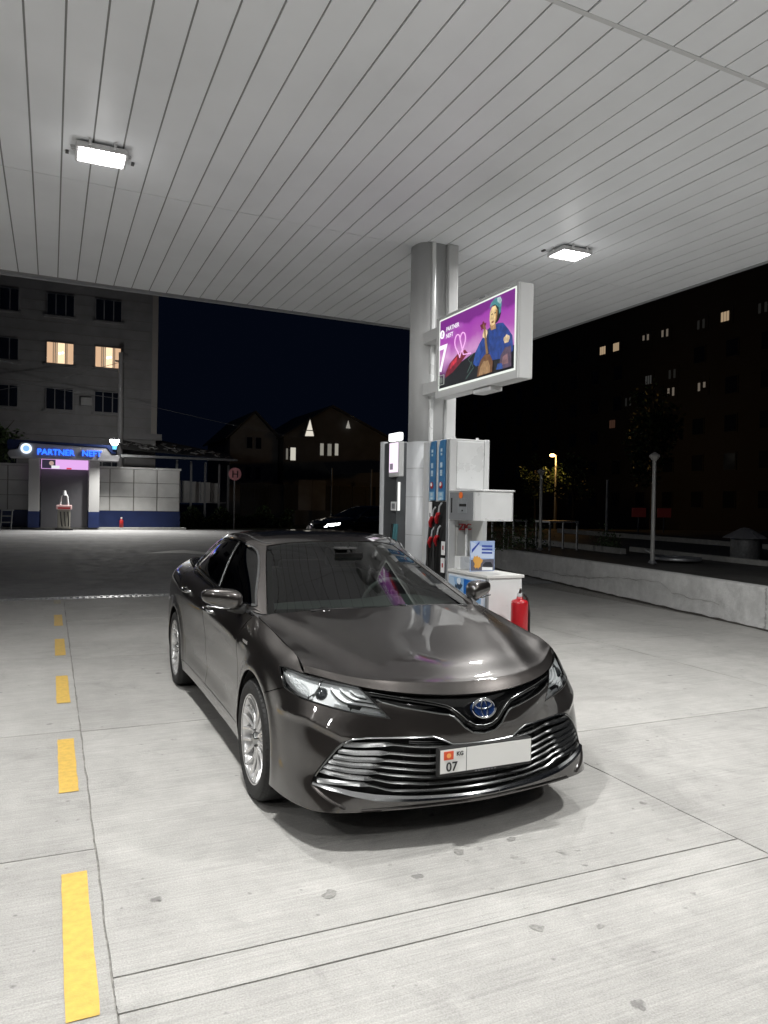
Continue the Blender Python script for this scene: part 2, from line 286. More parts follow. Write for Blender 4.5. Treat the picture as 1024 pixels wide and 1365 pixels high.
# ---------------------------------------------------------------- raised deck to the right
WA=np.array([7.17,3.12]); WB=np.array([8.594,10.968]); wd=(WB-WA)/np.linalg.norm(WB-WA); wn=np.array([wd[1],-wd[0]])
def dk(s,o): p=WA+wd*s+wn*o; return (p[0],p[1])
deck=thing('raised_deck','long low concrete retaining wall with a crack and dark raised deck','wall',(8,6,0))
DZ=.60
b=MB(); n=60; r=random.Random(5); pr_=[dk(-14+44*i/n,0) for i in range(n+1)]
rows=[(-.04,.0),(.02,-.012),(.06,.0),(.3,.004),(DZ-.03,.0),(DZ,.015),(DZ+.002,.16)]
vs=[];
for i in range(n+1):
    s=-14+44*i/n
    for zz,of in rows: 
        q=dk(s,of+r.uniform(-.004,.004)); hh=zz if zz<.3 else zz-.006*max(0,s-2)
        vs.append((q[0],q[1],hh))
m=len(rows); b.add(vs,[(i*m+j,(i+1)*m+j,(i+1)*m+j+1,i*m+j+1) for i in range(n) for j in range(m-1)],True)
b.build('retaining_wall',M_wall,deck)
q=[dk(-14,.16),dk(30,.16),dk(30,26),dk(-14,26)]
MB().add([(q[0][0],q[0][1],DZ+.003),(q[1][0],q[1][1],DZ-.165),(q[2][0],q[2][1],DZ-.165),(q[3][0],q[3][1],DZ+.003)],[(0,1,2,3)]).build('deck_top',M_deck,deck)
# crack along the wall face
b=MB(); s=1.0; z=.22; path=[]
r=random.Random(11)
while s<7.6:
    z+=r.uniform(-.02,.02)+(.31-.02*(s-1)-z)*.08+ (.0 if not 2.2<s<2.6 else .05); path.append((s,z)); s+=r.uniform(.05,.16)
vs=[]
for s,z in path:
    w=r.uniform(.0015,.005)
    for d in (-w,w): p=dk(s,-.0075); vs.append((p[0],p[1],z+d))
b.add(vs,[(2*i,2*i+2,2*i+3,2*i+1) for i in range(len(path)-1)]); b.build('crack',M_joint,deck)
b=MB(); vs=[]; nn=70
for i in range(nn+1):
    s=-4+14*i/nn; p=dk(s,-.012); p2=dk(s,-.05-.025*r.random()); vs+=[(p[0],p[1],.012+.02*r.random()),(p2[0],p2[1],.0035)]
b.add(vs,[(2*i,2*i+1,2*i+3,2*i+2) for i in range(nn)]); b.build('dirt_seam',mat('dirt',(.05,.045,.04),.95,var=.4,vscale=40),deck)
def dz(x,y): return DZ-.006*max(0,(np.array([x,y])-WA)@wd-2)
# ---------------------------------------------------------------- spline surfaces (car body shapes)
def _ncs(k):
    n=len(k); h=np.diff(k); A=np.eye(n); B=np.zeros((n,n))
    for i in range(1,n-1):
        A[i,i-1]=h[i-1]/6; A[i,i]=(h[i-1]+h[i])/3; A[i,i+1]=h[i]/6
        B[i,i-1]=1/h[i-1]; B[i,i]=-1/h[i-1]-1/h[i]; B[i,i+1]=1/h[i]
    return np.linalg.solve(A,B)
class Spl:
    def __init__(s,k): s.k=np.asarray(k,float); s.M=_ncs(s.k)
    def w(s,x):
        x=np.atleast_1d(np.asarray(x,float)); k=s.k; i=np.clip(np.searchsorted(k,x)-1,0,len(k)-2)
        h=k[i+1]-k[i]; A=(k[i+1]-x)/h; B=1-A; W=np.zeros((len(x),len(k))); r=np.arange(len(x))
        W[r,i]+=A; W[r,i+1]+=B
        W+=((A**3-A)*h*h/6)[:,None]*s.M[i]+((B**3-B)*h*h/6)[:,None]*s.M[i+1]
        return W
class Surf:
    """tensor cubic surface through a grid of points g[i][j]; mirrored about v=0 at the marked ends"""
    def __init__(s,g,m0=False,m1=False,ms=True):
        g=np.array(g,float); fl=np.array([1,-1,1.])
        a=g
        if m0: a=np.concatenate([(g[1:3]*fl)[::-1],a])
        if m1: a=np.concatenate([a,(g[-3:-1]*fl)[::-1]])
        s.g=a
        ds=np.linalg.norm(np.diff(a,axis=0),axis=2).mean(1); dt=np.linalg.norm(np.diff(a,axis=1),axis=2).mean(0)
        ks=np.concatenate([[0],np.cumsum(ds)]); kt=np.concatenate([[0],np.cumsum(dt)])
        if m0: ks=ks-ks[2]
        s.s0=0.0; s.s1=ks[-3] if m1 else ks[-1]; s.t0=0.0; s.t1=kt[-1]
        s.ks=ks[2:] if m0 else ks
        s.kt=kt
        s.A=Spl(ks); s.B=Spl(kt); s.disp=None
        s._cache=None
    def raw(s,S,T):
        S=np.atleast_1d(S);T=np.atleast_1d(T)
        return np.einsum('ni,nj,ijk->nk',s.A.w(S),s.B.w(T),s.g)
    def ev(s,S,T):
        P=s.raw(S,T)
        return P if s.disp is None else s.disp(P)
    def nrm(s,S,T,e=2e-3):
        S=np.atleast_1d(np.asarray(S,float));T=np.atleast_1d(np.asarray(T,float))
        a=s.ev(S+e,T)-s.ev(S-e,T); b=s.ev(S,T+e)-s.ev(S,T-e)
        n=np.cross(a,b); n/=np.linalg.norm(n,axis=1)[:,None]+1e-12
        return n
    def inv(s,P,w=(1,1,1),lo=None,hi=None):
        """(s,t) of the points nearest to P, each axis weighted by w"""
        P=np.atleast_2d(np.asarray(P,float)); w=np.asarray(w,float)
        if s._cache is None:
            a,b=np.meshgrid(np.linspace(s.s0,s.s1,240),np.linspace(s.t0,s.t1,60),indexing='ij')
            s._cache=(a.ravel(),b.ravel(),s.ev(a.ravel(),b.ravel()))
        a,b,Q=s._cache
        if lo is not None:
            m=(a>=lo)&(a<=hi); a,b,Q=a[m],b[m],Q[m]
        D=((P[:,None,:]-Q[None])*w)**2; i=D.sum(2).argmin(1); S=a[i].copy();T=b[i].copy()
        e=1e-3
        for _ in range(12):
            r=(s.ev(S,T)-P)*w; js=(s.ev(S+e,T)-s.ev(S-e,T))/(2*e)*w; jt=(s.ev(S,T+e)-s.ev(S,T-e))/(2*e)*w
            a11=(js*js).sum(1)+1e-9;a12=(js*jt).sum(1);a22=(jt*jt).sum(1)+1e-9;b1=-(js*r).sum(1);b2=-(jt*r).sum(1)
            dt=a11*a22-a12*a12+1e-12
            S=np.clip(S+np.clip((a22*b1-a12*b2)/dt,-.05,.05),s.s0,s.s1);T=np.clip(T+np.clip((a11*b2-a12*b1)/dt,-.05,.05),s.t0,s.t1)
        return np.stack([S,T],1)
def curve(pts,n):
    """smooth curve through points (any dim), n samples"""
    p=np.array(pts,float); d=np.linalg.norm(np.diff(p,axis=0),axis=1); k=np.concatenate([[0],np.cumsum(d)])
    return Spl(k).w(np.linspace(0,k[-1],n))@p
def poly(pts,step):
    """straight polyline resampled every step"""
    p=np.array(pts,float); out=[]
    for a,b in zip(p[:-1],p[1:]):
        n=max(1,int(np.linalg.norm(b-a)/step)); out+=[a+(b-a)*i/n for i in range(n)]
    out.append(p[-1]); return np.array(out)
import math
# ---------------------------------------------------------------- the sedan's shape: u forward of the front axle, v to its left, z up
ZR=[.205,.27,.36,.46,.56,.64]
def _st(us,vs,zs): return [(a,b,c) for a,b,c in zip(us,vs,zs)]
SK=[
 _st((.937,.965,.985,.990,.986,.973,.957,.930),(0,)*8,(.205,.27,.36,.46,.56,.635,.69,.732)),
 _st((.925,.950,.968,.972,.966,.951,.936,.911),(.18,)*8,(.205,.27,.36,.46,.56,.635,.692,.736)),
 _st((.905,.922,.930,.926,.916,.903,.886,.857),(.36,.36,.36,.36,.36,.36,.355,.35),(.205,.27,.36,.46,.56,.638,.698,.745)),
 _st((.877,.876,.862,.850,.834,.815,.794,.757),(.54,.54,.54,.54,.53,.53,.53,.535),(.205,.27,.36,.46,.56,.64,.705,.765)),
 _st((.838,.826,.797,.778,.757,.737,.706,.651),(.69,.69,.70,.70,.695,.685,.665,.650),(.205,.27,.36,.46,.56,.64,.715,.785)),
 _st((.765,.745,.702,.675,.652,.630,.600,.567),(.80,.80,.803,.806,.802,.792,.763,.723),(.205,.27,.36,.46,.56,.645,.730,.796)),
 _st((.62,.61,.575,.55,.535,.52,.51,.49),(.868,.862,.859,.857,.853,.845,.820,.775),(.205,.275,.365,.465,.565,.66,.745,.803)),
 _st((.47,.465,.45,.44,.43,.42,.41,.40),(.898,.894,.890,.887,.884,.878,.848,.778),(.205,.285,.38,.48,.585,.69,.79,.858)),
 _st((.32,.31,.30,.29,.275,.26,.24,.22),(.908,.905,.902,.899,.898,.895,.862,.780),(.205,.29,.40,.51,.62,.735,.832,.888)),
 _st((.05,.05,.05,.05,.04,.04,.03,.02),(.91,.908,.906,.905,.905,.904,.872,.786),(.205,.295,.41,.53,.65,.765,.862,.917)),
 _st((-.30,-.30,-.30,-.30,-.30,-.29,-.27,-.25),(.895,.90,.900,.900,.903,.910,.878,.798),(.205,.30,.42,.55,.68,.800,.888,.955)),
 _st((-.60,)*8,(.885,.895,.890,.893,.901,.912,.876,.812),(.205,.30,.43,.56,.70,.825,.905,.990)),
 _st((-1.1,)*8,(.882,.893,.885,.889,.900,.914,.876,.815),(.205,.30,.43,.56,.71,.845,.922,1.002)),
 _st((-1.6,)*8,(.882,.894,.887,.892,.903,.917,.878,.815),(.205,.30,.43,.57,.72,.862,.940,1.022)),
 _st((-2.1,)*8,(.887,.900,.896,.900,.910,.920,.880,.808),(.205,.30,.44,.58,.73,.872,.958,1.045)),
 _st((-2.45,)*8,(.898,.907,.906,.908,.916,.920,.880,.797),(.205,.31,.45,.59,.74,.880,.970,1.060)),
 _st((-2.8,)*8,(.905,.910,.910,.911,.915,.914,.872,.775),(.21,.32,.46,.60,.75,.888,.985,1.075)),
 _st((-3.15,)*8,(.900,.905,.906,.906,.905,.895,.852,.735),(.22,.33,.47,.61,.76,.895,.995,1.085)),
 _st((-3.45,-3.45,-3.46,-3.47,-3.47,-3.46,-3.45,-3.42),(.870,.880,.884,.884,.876,.860,.815,.690),(.23,.34,.48,.62,.77,.90,1.0,1.088)),
 _st((-3.68,-3.70,-3.71,-3.72,-3.72,-3.70,-3.68,-3.64),(.765,.775,.78,.78,.775,.755,.71,.61),(.25,.36,.49,.63,.77,.90,1.0,1.088)),
 _st((-3.80,-3.84,-3.85,-3.86,-3.84,-3.82,-3.80,-3.77),(.47,.48,.49,.49,.48,.47,.45,.40),(.26,.37,.50,.64,.78,.905,1.005,1.09)),
 _st((-3.83,-3.87,-3.88,-3.89,-3.87,-3.85,-3.83,-3.80),(0,)*8,(.26,.37,.50,.64,.78,.905,1.005,1.09)),
]
AF=(0.0,.335,.382); AR=(-2.825,.335,.375)     # wheel arches: u, z, radius
def _flare(P):
    P=P.copy()
    for cu,cz,r in (AF,AR):
        d=np.hypot(P[:,0]-cu,P[:,2]-cz); k=np.exp(-((d-r-.012)/.042)**2)*np.clip((P[:,2]-.16)/.2,0,1)
        P[:,1]+=np.sign(P[:,1])*.014*k*(np.abs(P[:,1])>.7)
    # long crease pressed along the doors
    zc=.815-.055*np.clip((-P[:,0]-.2)/1.6,0,1.4)*-1
    k=np.exp(-((P[:,2]-zc)/.010)**2)*np.clip((-P[:,0]-.16)/.12,0,1)*np.clip((P[:,0]+2.75)/.5,0,1)
    P[:,1]+=np.sign(P[:,1])*.0045*k
    # bumper crease below the headlight: leans back above, tucked in below
    v=np.abs(P[:,1]); zcr=np.interp(v,[.60,.672,.717,.798,.863,.90],[.540,.554,.577,.617,.617,.617]); d=P[:,2]-zcr
    k=np.where(d>0,np.exp(-np.maximum(d,0)/.045),np.exp(-(np.minimum(d,0)/.020)**2))*np.clip((v-.55)/.12,0,1)*np.clip((P[:,0]-.40)/.12,0,1)
    rr=np.hypot(P[:,0]-.25,v)+1e-9; P[:,0]+=.011*k*(P[:,0]-.25)/rr; P[:,1]+=np.sign(P[:,1])*.011*k*v/rr
    # hollow low on the doors
    k=np.exp(-((P[:,2]-.40)/.075)**2)*np.clip((-P[:,0]-.45)/.4,0,1)*np.clip((P[:,0]+2.4)/.4,0,1)
    P[:,1]-=np.sign(P[:,1])*.010*k
    return P
skirt=Surf(SK,m0=True,m1=True); skirt.disp=_flare
# hood: rows from the leading edge to the cowl, columns from the centre line outward
HD=[
 [(.930,0,.732),(.911,.18,.736),(.857,.35,.745),(.757,.535,.765),(.63,.668,.788),(.49,.775,.803)],
 [(.880,0,.784),(.862,.18,.787),(.810,.345,.791),(.712,.52,.800),(.597,.652,.816),(.465,.777,.836)],
 [(.74,0,.832),(.72,.18,.834),(.675,.34,.833),(.59,.50,.834),(.50,.64,.843),(.40,.778,.858)],
 [(.50,0,.885),(.49,.18,.886),(.455,.34,.886),(.39,.49,.884),(.32,.635,.883),(.24,.780,.886)],
 [(.24,0,.932),(.235,.19,.933),(.21,.35,.935),(.16,.50,.934),(.10,.645,.924),(.04,.785,.914)],
 [(.0,0,.974),(-.005,.20,.975),(-.02,.36,.977),(-.06,.51,.975),(-.11,.655,.957),(-.15,.792,.940)],
 [(-.215,0,1.012),(-.220,.20,1.012),(-.235,.37,1.010),(-.265,.53,1.002),(-.305,.67,.985),(-.345,.800,.970)],
]
_l=lambda a,b,k:[tuple(np.array(p)+(np.array(q)-np.array(p))*k) for p,q in zip(a,b)]
HD=[HD[0],_l(HD[0],HD[1],.5),_l(HD[0],HD[1],.88),HD[1],_l(HD[1],HD[2],.09)]+HD[2:]
hood=Surf(np.transpose(np.array(HD),(1,0,2)),m0=True)
UP=[
 [(-.185,0,.990),(-.50,0,1.130),(-.82,0,1.270),(-1.10,0,1.388)],
 [(-.21,.33,.987),(-.53,.30,1.126),(-.85,.275,1.264),(-1.12,.25,1.383)],
 [(-.30,.62,.980),(-.60,.555,1.113),(-.915,.49,1.249),(-1.178,.43,1.364)],
 [(-.37,.737,.976),(-.67,.660,1.105),(-.975,.583,1.238),(-1.222,.512,1.349)],
 [(-.47,.800,.985),(-.77,.722,1.118),(-1.07,.646,1.252),(-1.31,.578,1.358)],
 [(-.85,.812,.998),(-1.03,.757,1.125),(-1.22,.695,1.260),(-1.39,.612,1.376)],
 [(-1.3,.812,1.010),(-1.37,.760,1.137),(-1.45,.700,1.270),(-1.52,.618,1.392)],
 [(-1.8,.808,1.030),(-1.8,.758,1.152),(-1.82,.700,1.278),(-1.84,.618,1.398)],
 [(-2.3,.795,1.052),(-2.27,.742,1.168),(-2.23,.682,1.278),(-2.20,.600,1.382)],
 [(-2.72,.762,1.072),(-2.63,.700,1.172),(-2.54,.632,1.268),(-2.45,.548,1.356)],
 [(-3.02,.660,1.085),(-2.88,.600,1.180),(-2.74,.530,1.272),(-2.60,.455,1.350)],
 [(-3.15,.40,1.095),(-3.0,.37,1.195),(-2.84,.34,1.290),(-2.68,.30,1.368)],
 [(-3.18,0,1.10),(-3.03,0,1.200),(-2.87,0,1.297),(-2.70,0,1.376)],
]
upper=Surf(UP,m0=True,m1=True)

RF=[]
for zc,uc,(ue,ve,ze) in ((1.388,-1.10,(-1.222,.512,1.349)),(1.413,-1.22,(-1.31,.578,1.358)),(1.437,-1.45,(-1.52,.618,1.392)),(1.447,-1.82,(-1.84,.618,1.398)),(1.436,-2.2,(-2.2,.60,1.382)),(1.410,-2.48,(-2.45,.548,1.356)),(1.376,-2.70,(-2.60,.455,1.350))):
    RF.append([(uc+(ue-uc)*k**2,ve*k,zc+(ze-zc)*(.35*k**2+.65*k**4)) for k in (0,.3,.6,.82,1)])
roof=Surf(np.transpose(np.array(RF),(1,0,2)),m0=True)
_rg=[(-2.72,.762,1.072),(-3.02,.660,1.085),(-3.15,.40,1.095),(-3.18,0,1.10)]
TK=[]
for j,(f0,f1) in enumerate([((-3.18,0,1.10),(-3.80,0,1.09)),((-3.165,.2,1.099),(-3.79,.2,1.09)),((-3.15,.40,1.095),(-3.77,.40,1.09)),((-3.02,.66,1.085),(-3.64,.61,1.088)),((-2.74,.758,1.074),(-3.42,.69,1.088)),((-2.46,.785,1.064),(-3.15,.735,1.085))]):
    TK.append([tuple(np.array(f0)+(np.array(f1)-np.array(f0))*k+np.array((0,0,.022*math.sin(math.pi*k)*(1-j/6) if 0<k<1 else 0))) for k in (0,.33,.66,1)])
trunk=Surf(TK,m0=True)
# ---------------------------------------------------------------- panel maker: trimmed pieces of a spline surface
def inside(P,poly_):
    x,y=P[:,0][:,None],P[:,1][:,None]; a=poly_; b=np.roll(poly_,-1,0)
    c=((a[:,1]>y)!=(b[:,1]>y))&(x<(b[:,0]-a[:,0])*(y-a[:,1])/(b[:,1]-a[:,1]+1e-15)+a[:,0])
    return c.sum(1)%2==1
def to_scene(P): return np.stack([P[:,1],-P[:,0],P[:,2]],1)
def trim(surf,outline,holes=(),step=.03,off=0.0,lip=.012):
    """-> verts, normals, faces in car coordinates (v>0 half)"""
    rings=[np.asarray(outline,float)]+[np.asarray(h,float) for h in holes]
    for k,r in enumerate(rings):
        keep=[0]
        for i in range(1,len(r)):
            if np.linalg.norm(r[i]-r[keep[-1]])>1e-4: keep.append(i)
        if np.linalg.norm(r[keep[-1]]-r[0])<1e-4: keep.pop()
        rings[k]=r[keep]
    lo=rings[0].min(0);hi=rings[0].max(0)
    gx=np.arange(lo[0]+step/2,hi[0],step); gy=np.arange(lo[1]+step/2,hi[1],step)
    G=np.array([(a+(step/2 if j%2 else 0),b) for j,b in enumerate(gy) for a in gx]).reshape(-1,2)
    bd=np.concatenate(rings)
    if len(G):
        m=inside(G,rings[0])
        for h in rings[1:]: m&=~inside(G,h)
        G=G[m]
        if len(G): G=G[((G[:,None]-bd[None])**2).sum(2).min(1)>(step*.45)**2]
    V=np.concatenate([bd,G]) if len(G) else bd
    E=[];o=0
    for r in rings: n=len(r); E+=[(o+i,o+(i+1)%n) for i in range(n)]; o+=n
    vo,eo,fo,_,_,_=delaunay_2d_cdt([Vector(p) for p in V],E,[],0,1e-7)
    vo=np.array([tuple(p) for p in vo]); F=np.array([f for f in fo if len(f)==3])
    c=vo[F].mean(1); m=inside(c,rings[0])
    for h in rings[1:]: m&=~inside(c,h)
    F=F[m]
    a=vo[F]; ar=(a[:,1,0]-a[:,0,0])*(a[:,2,1]-a[:,0,1])-(a[:,1,1]-a[:,0,1])*(a[:,2,0]-a[:,0,0])
    F=F[np.abs(ar)>1e-10]; ar=ar[np.abs(ar)>1e-10]; F[ar<0]=F[ar<0][:,::-1]
    P=surf.ev(vo[:,0],vo[:,1]); N=surf.nrm(vo[:,0],vo[:,1])
    if off: P=P+N*off
    F=[tuple(map(int,f)) for f in F]
    if lip:
        cnt={}
        for f in F:
            for i in range(3):
                e=(f[i],f[(i+1)%3]); cnt[e]=cnt.get(e,0)+1
        be=[e for e in cnt if (e[1],e[0]) not in cnt]
        PV=list(P);NV=list(N)
        for a,b in be:
            if abs(P[a][1])<1e-3 and abs(P[b][1])<1e-3: continue     # the centre line is no edge
            d=P[b]-P[a]; n=np.cross(d,N[a]); L=np.linalg.norm(n)
            if L<1e-9: continue
            n/=L; o=len(PV); PV+=[P[a],P[b],P[b]-N[b]*lip,P[a]-N[a]*lip]; NV+=[n]*4; F+=[(o,o+3,o+2),(o,o+2,o+1)]
        P=np.array(PV);N=np.array(NV)
    return P,N,F
def pmesh(name,PNF,m,mirror=None):
    """mirror: None as is, 'flip' the other side, 'join' both halves in one mesh"""
    P,N,F=PNF; fl=np.array([1,-1,1.])
    if mirror=='flip': P,N,F=P*fl,N*fl,[f[::-1] for f in F]
    if mirror=='join': k=len(P); P,N,F=np.concatenate([P,P*fl]),np.concatenate([N,N*fl]),list(F)+[tuple(i+k for i in f[::-1]) for f in F]
    me=bpy.data.meshes.new(name); me.from_pydata([tuple(p) for p in to_scene(P)],[],F); me.polygons.foreach_set('use_smooth',[True]*len(F))
    me.update(); me.normals_split_custom_set_from_vertices([tuple(p) for p in to_scene(N)]); me.materials.append(m); return me
def both(name,PNF,m,parent,par2=None):
    return link(pmesh(name,PNF,m),name,parent),link(pmesh(name,PNF,m,'flip'),name,par2 or parent)
def whole(name,PNF,m,parent): return link(pmesh(name,PNF,m,'join'),name,parent)
def c2s(p): return (p[1],-p[0],p[2])
def UZ(surf,pts,st=.02,lo=None,hi=None):
    p=poly(pts,st); return surf.inv(np.stack([p[:,0],p[:,0]*0,p[:,1]],1),(1,0,1),lo,hi)
def P3(surf,pts,st=.012,smooth=False,n=40,lo=None,hi=None):
    p=curve(pts,n) if smooth else poly(pts,st); return surf.inv(p,(1,1,1),lo,hi)
def sweep_strip(mb,surf,st,w,off,thick=.006,tilt=0.0):
    """a bar lying on a surface along the (s,t) path; w = half heights"""
    st=np.asarray(st); w=np.broadcast_to(np.asarray(w,float),(len(st),)); off=np.broadcast_to(np.asarray(off,float),(len(st),))
    d=np.gradient(st,axis=0); d/=np.linalg.norm(d,axis=1)[:,None]; nn=np.stack([-d[:,1],d[:,0]],1)
    a=st+nn*w[:,None]; b=st-nn*w[:,None]
    a[:,0]=np.maximum(a[:,0],0); b[:,0]=np.maximum(b[:,0],0); a[:,1]=np.clip(a[:,1],0,surf.t1); b[:,1]=np.clip(b[:,1],0,surf.t1)
    Pa=surf.ev(a[:,0],a[:,1]);Pb=surf.ev(b[:,0],b[:,1]);Na=surf.nrm(st[:,0],st[:,1])
    A=Pa+Na*(off+tilt)[:,None];B=Pb+Na*(off-tilt)[:,None]; A2=Pa+Na*(off-thick)[:,None];B2=Pb+Na*(off-thick)[:,None]; Mi=(A+B)/2+Na*.25*np.minimum(w,.006)[:,None]
    n=len(st); R5=np.stack([A,Mi,B,B2,A2],1).reshape(-1,3)
    fs=[(i*5+k,i*5+(k+1)%5,i*5+5+(k+1)%5,i*5+5+k) for i in range(n-1) for k in range(5)]
    return R5,fs
def bar(name,surf,st,w,off,m,parent,thick=.006,tilt=0.,join=False):
    R5,fs=sweep_strip(None,surf,st,w,off,thick,tilt); out=[]
    n=len(st)*5; fs=fs+[(0,1,2,3,4),(n-1,n-2,n-3,n-4,n-5)]
    if join:
        b=MB(); b.add([c2s(p) for p in R5],fs); b.add([c2s((p[0],-p[1],p[2])) for p in R5],fs); return [b.build(name,m,parent)]
    for sg in (1,-1):
        b=MB(); b.add([c2s((p[0],sg*p[1],p[2])) for p in R5],fs); out.append(b.build(name,m,parent if not isinstance(parent,tuple) else parent[0 if sg>0 else 1]))
    return out
# ---------------------------------------------------------------- car materials
def car_paint(name,col):
    m=mat(name,col,.36,.82,coat=1.0,coatr=.004); nt=m.node_tree; b=nt.nodes['Principled BSDF']; b.inputs['Coat IOR'].default_value=1.85
    tc=nt.nodes.new('ShaderNodeTexCoord'); v=nt.nodes.new('ShaderNodeTexVoronoi'); v.inputs['Scale'].default_value=1400; nt.links.new(tc.outputs['Object'],v.inputs['Vector'])
    r=nt.nodes.new('ShaderNodeMapRange'); r.inputs[3].default_value=.75; r.inputs[4].default_value=1.3; nt.links.new(v.outputs['Color'],r.inputs[0])
    s=nt.nodes.new('ShaderNodeVectorMath'); s.operation='SCALE'; s.inputs[0].default_value=lin(col)[:3]; nt.links.new(r.outputs[0],s.inputs['Scale']); nt.links.new(s.outputs[0],b.inputs['Base Color'])
    return m
M_paint=car_paint('brown_grey_metallic',(.043,.0382,.0355))
M_chrome=mat('chrome',(.72,.73,.74),.07,1.0); M_satin=mat('satin_silver',(.40,.41,.41),.20,1.0); M_dsat=mat('dark_satin_bar',(.16,.165,.165),.22,1.0)
M_louv=mat('louvre_grey',(.27,.275,.275),.26,1.0); M_gloss=mat('gloss_black',(.006,.006,.006),.08,coat=.5); M_black=mat('black_plastic',(.012,.012,.012),.55,bump=.08,bscale=300); M_rub=mat('tyre_rubber',(.016,.016,.016),.72,bump=.3,bscale=120)
M_ws=glass('windshield_glass',(.44,.50,.475),boost=1.2); M_tint=glass('tinted_glass',(.045,.05,.048)); M_lens=glass('lamp_lens',(.96,.97,.97),boost=1.0)
M_refl=mat('lamp_reflector',(.86,.88,.89),.25,.15); M_alloy=mat('alloy_wheel',(.74,.74,.74),.25,.7); M_int=mat('interior_trim',(.028,.028,.028),.6,bump=.1,bscale=200); M_seat=mat('seat_leather',(.022,.02,.019),.5)
M_white=mat('plate_white',(.78,.78,.76),.4); M_red=mat('flag_red',(.72,.09,.03),.5); M_ink=mat('plate_ink',(.012,.012,.012),.5); M_blue=mat('emblem_blue',(.02,.06,.22),.15,.6,coat=1)
M_line=mat('wheel_well_liner',(.008,.008,.008),.9)
CAR=thing('sedan_car','brown-grey metallic sedan parked at the pump, front towards the viewer','car',(0,1.45,0))
T1=skirt.t1
def topst(u):
    ss=np.linspace(skirt.ks[4],skirt.ks[19],800); p=skirt.ev(ss,ss*0+T1)[:,0]; return float(np.interp(-u,-p,ss))
def top(u0,u1,n=40): a=np.linspace(topst(u0),topst(u1),n); return np.stack([a,a*0+T1],1)
def arch(A,a0,a1,n=40,r=None):
    an=np.linspace(a0,a1,n); rr=A[2] if r is None else r
    p=np.stack([A[0]+rr*np.cos(an),an*0,A[1]+rr*np.sin(an)],1); return skirt.inv(p,(1,0,1))
HL=[(0.331,0.857,0.813),(0.403,0.865,0.758),(0.447,0.862,0.722),(0.537,0.826,0.698),(0.655,0.752,0.68),(0.754,0.644,0.658),(0.821,0.518,0.638),(0.862,0.447,0.631),(0.818,0.498,0.69),(0.772,0.539,0.737),(0.729,0.57,0.769),(0.652,0.65,0.783),(0.571,0.725,0.792),(0.492,0.776,0.799),(0.423,0.82,0.815)]
HLs=skirt.inv(HL)
hl_rear=P3(skirt,HL[0:3],smooth=True,n=14); hl_bot=P3(skirt,HL[2:8],smooth=True,n=40); hl_in=P3(skirt,HL[7:11],smooth=True,n=18); hl_top=P3(skirt,HL[10:],smooth=True,n=30); hl_tr=P3(skirt,[HL[-1],HL[0]],st=.015)
MU=[(0.806,0.503,0.713),(0.823,0.48,0.702),(0.871,0.402,0.684),(0.936,0.231,0.654),(0.948,0.181,0.646),(0.954,0.158,0.636),(0.965,0.132,0.613),(0.975,0.102,0.582),(0.983,0.06,0.557),(0.987,0.0,0.549)]
mu=P3(skirt,MU,st=.012); mu[-1,0]=0
LG=[(0.989,0.0,0.517),(0.982,0.108,0.517),(0.971,0.173,0.519),(0.96,0.221,0.543),(0.947,0.266,0.559),(0.916,0.361,0.557),(0.866,0.467,0.551),(0.825,0.557,0.549),(0.799,0.624,0.541),(0.786,0.658,0.527),(0.769,0.704,0.488),(0.748,0.749,0.429),(0.724,0.785,0.368),(0.715,0.801,0.334),(0.731,0.794,0.317),(0.791,0.732,0.305),(0.843,0.637,0.282),(0.878,0.535,0.262),(0.912,0.385,0.250),(0.935,0.2,0.243),(0.955,0.0,0.240)]
lg=P3(skirt,LG,st=.012); lg[0,0]=0; lg[-1,0]=0
# --- front bumper
sa0=math.asin((.205-.335)/.382); sa1=math.asin((.645-.335)/.382)
s_b=float(arch(AF,sa0,sa0,1)[0,0])
bot=np.stack([np.linspace(0,s_b,90),np.zeros(90)],1)
seam=P3(skirt,[tuple(skirt.ev(*arch(AF,sa1,sa1,1)[0])[0]),HL[2]],st=.015)
cl=lambda t0,t1,n: np.stack([np.zeros(n),np.linspace(t0,t1,n)],1)
ol=np.concatenate([bot,arch(AF,sa0,sa1,40),seam[1:],hl_bot[1:],hl_in[1:8]])
# inner headlight edge down to where the upper grille starts
ie=hl_in[:9]; ol=np.concatenate([bot,arch(AF,sa0,sa1,40),seam[1:],hl_bot[1:],ie[1:],mu[1:],cl(mu[-1,1],lg[0,1],4)[1:-1],lg,cl(lg[-1,1],0,6)[1:-1]])
whole('front_bumper',trim(skirt,ol,step=.013),M_paint,CAR)
# --- fender
fo=np.concatenate([top(.488,-.392,40),UZ(skirt,[(-.394,.965),(-.405,.86),(-.425,.60),(-.437,.36),(-.437,.296)]),UZ(skirt,[(-.437,.296),(-.380,.296)]),arch(AF,math.pi-math.asin((.296-.335)/.382)+0,sa1,50)[1:],seam[1:]-np.array([0,-.004]),hl_rear[::-1][1:],hl_tr[::-1][1:],P3(skirt,[HL[-1],HL[-2]],st=.015)[1:]])
both('front_fender',trim(skirt,fo,step=.022),M_paint,CAR)
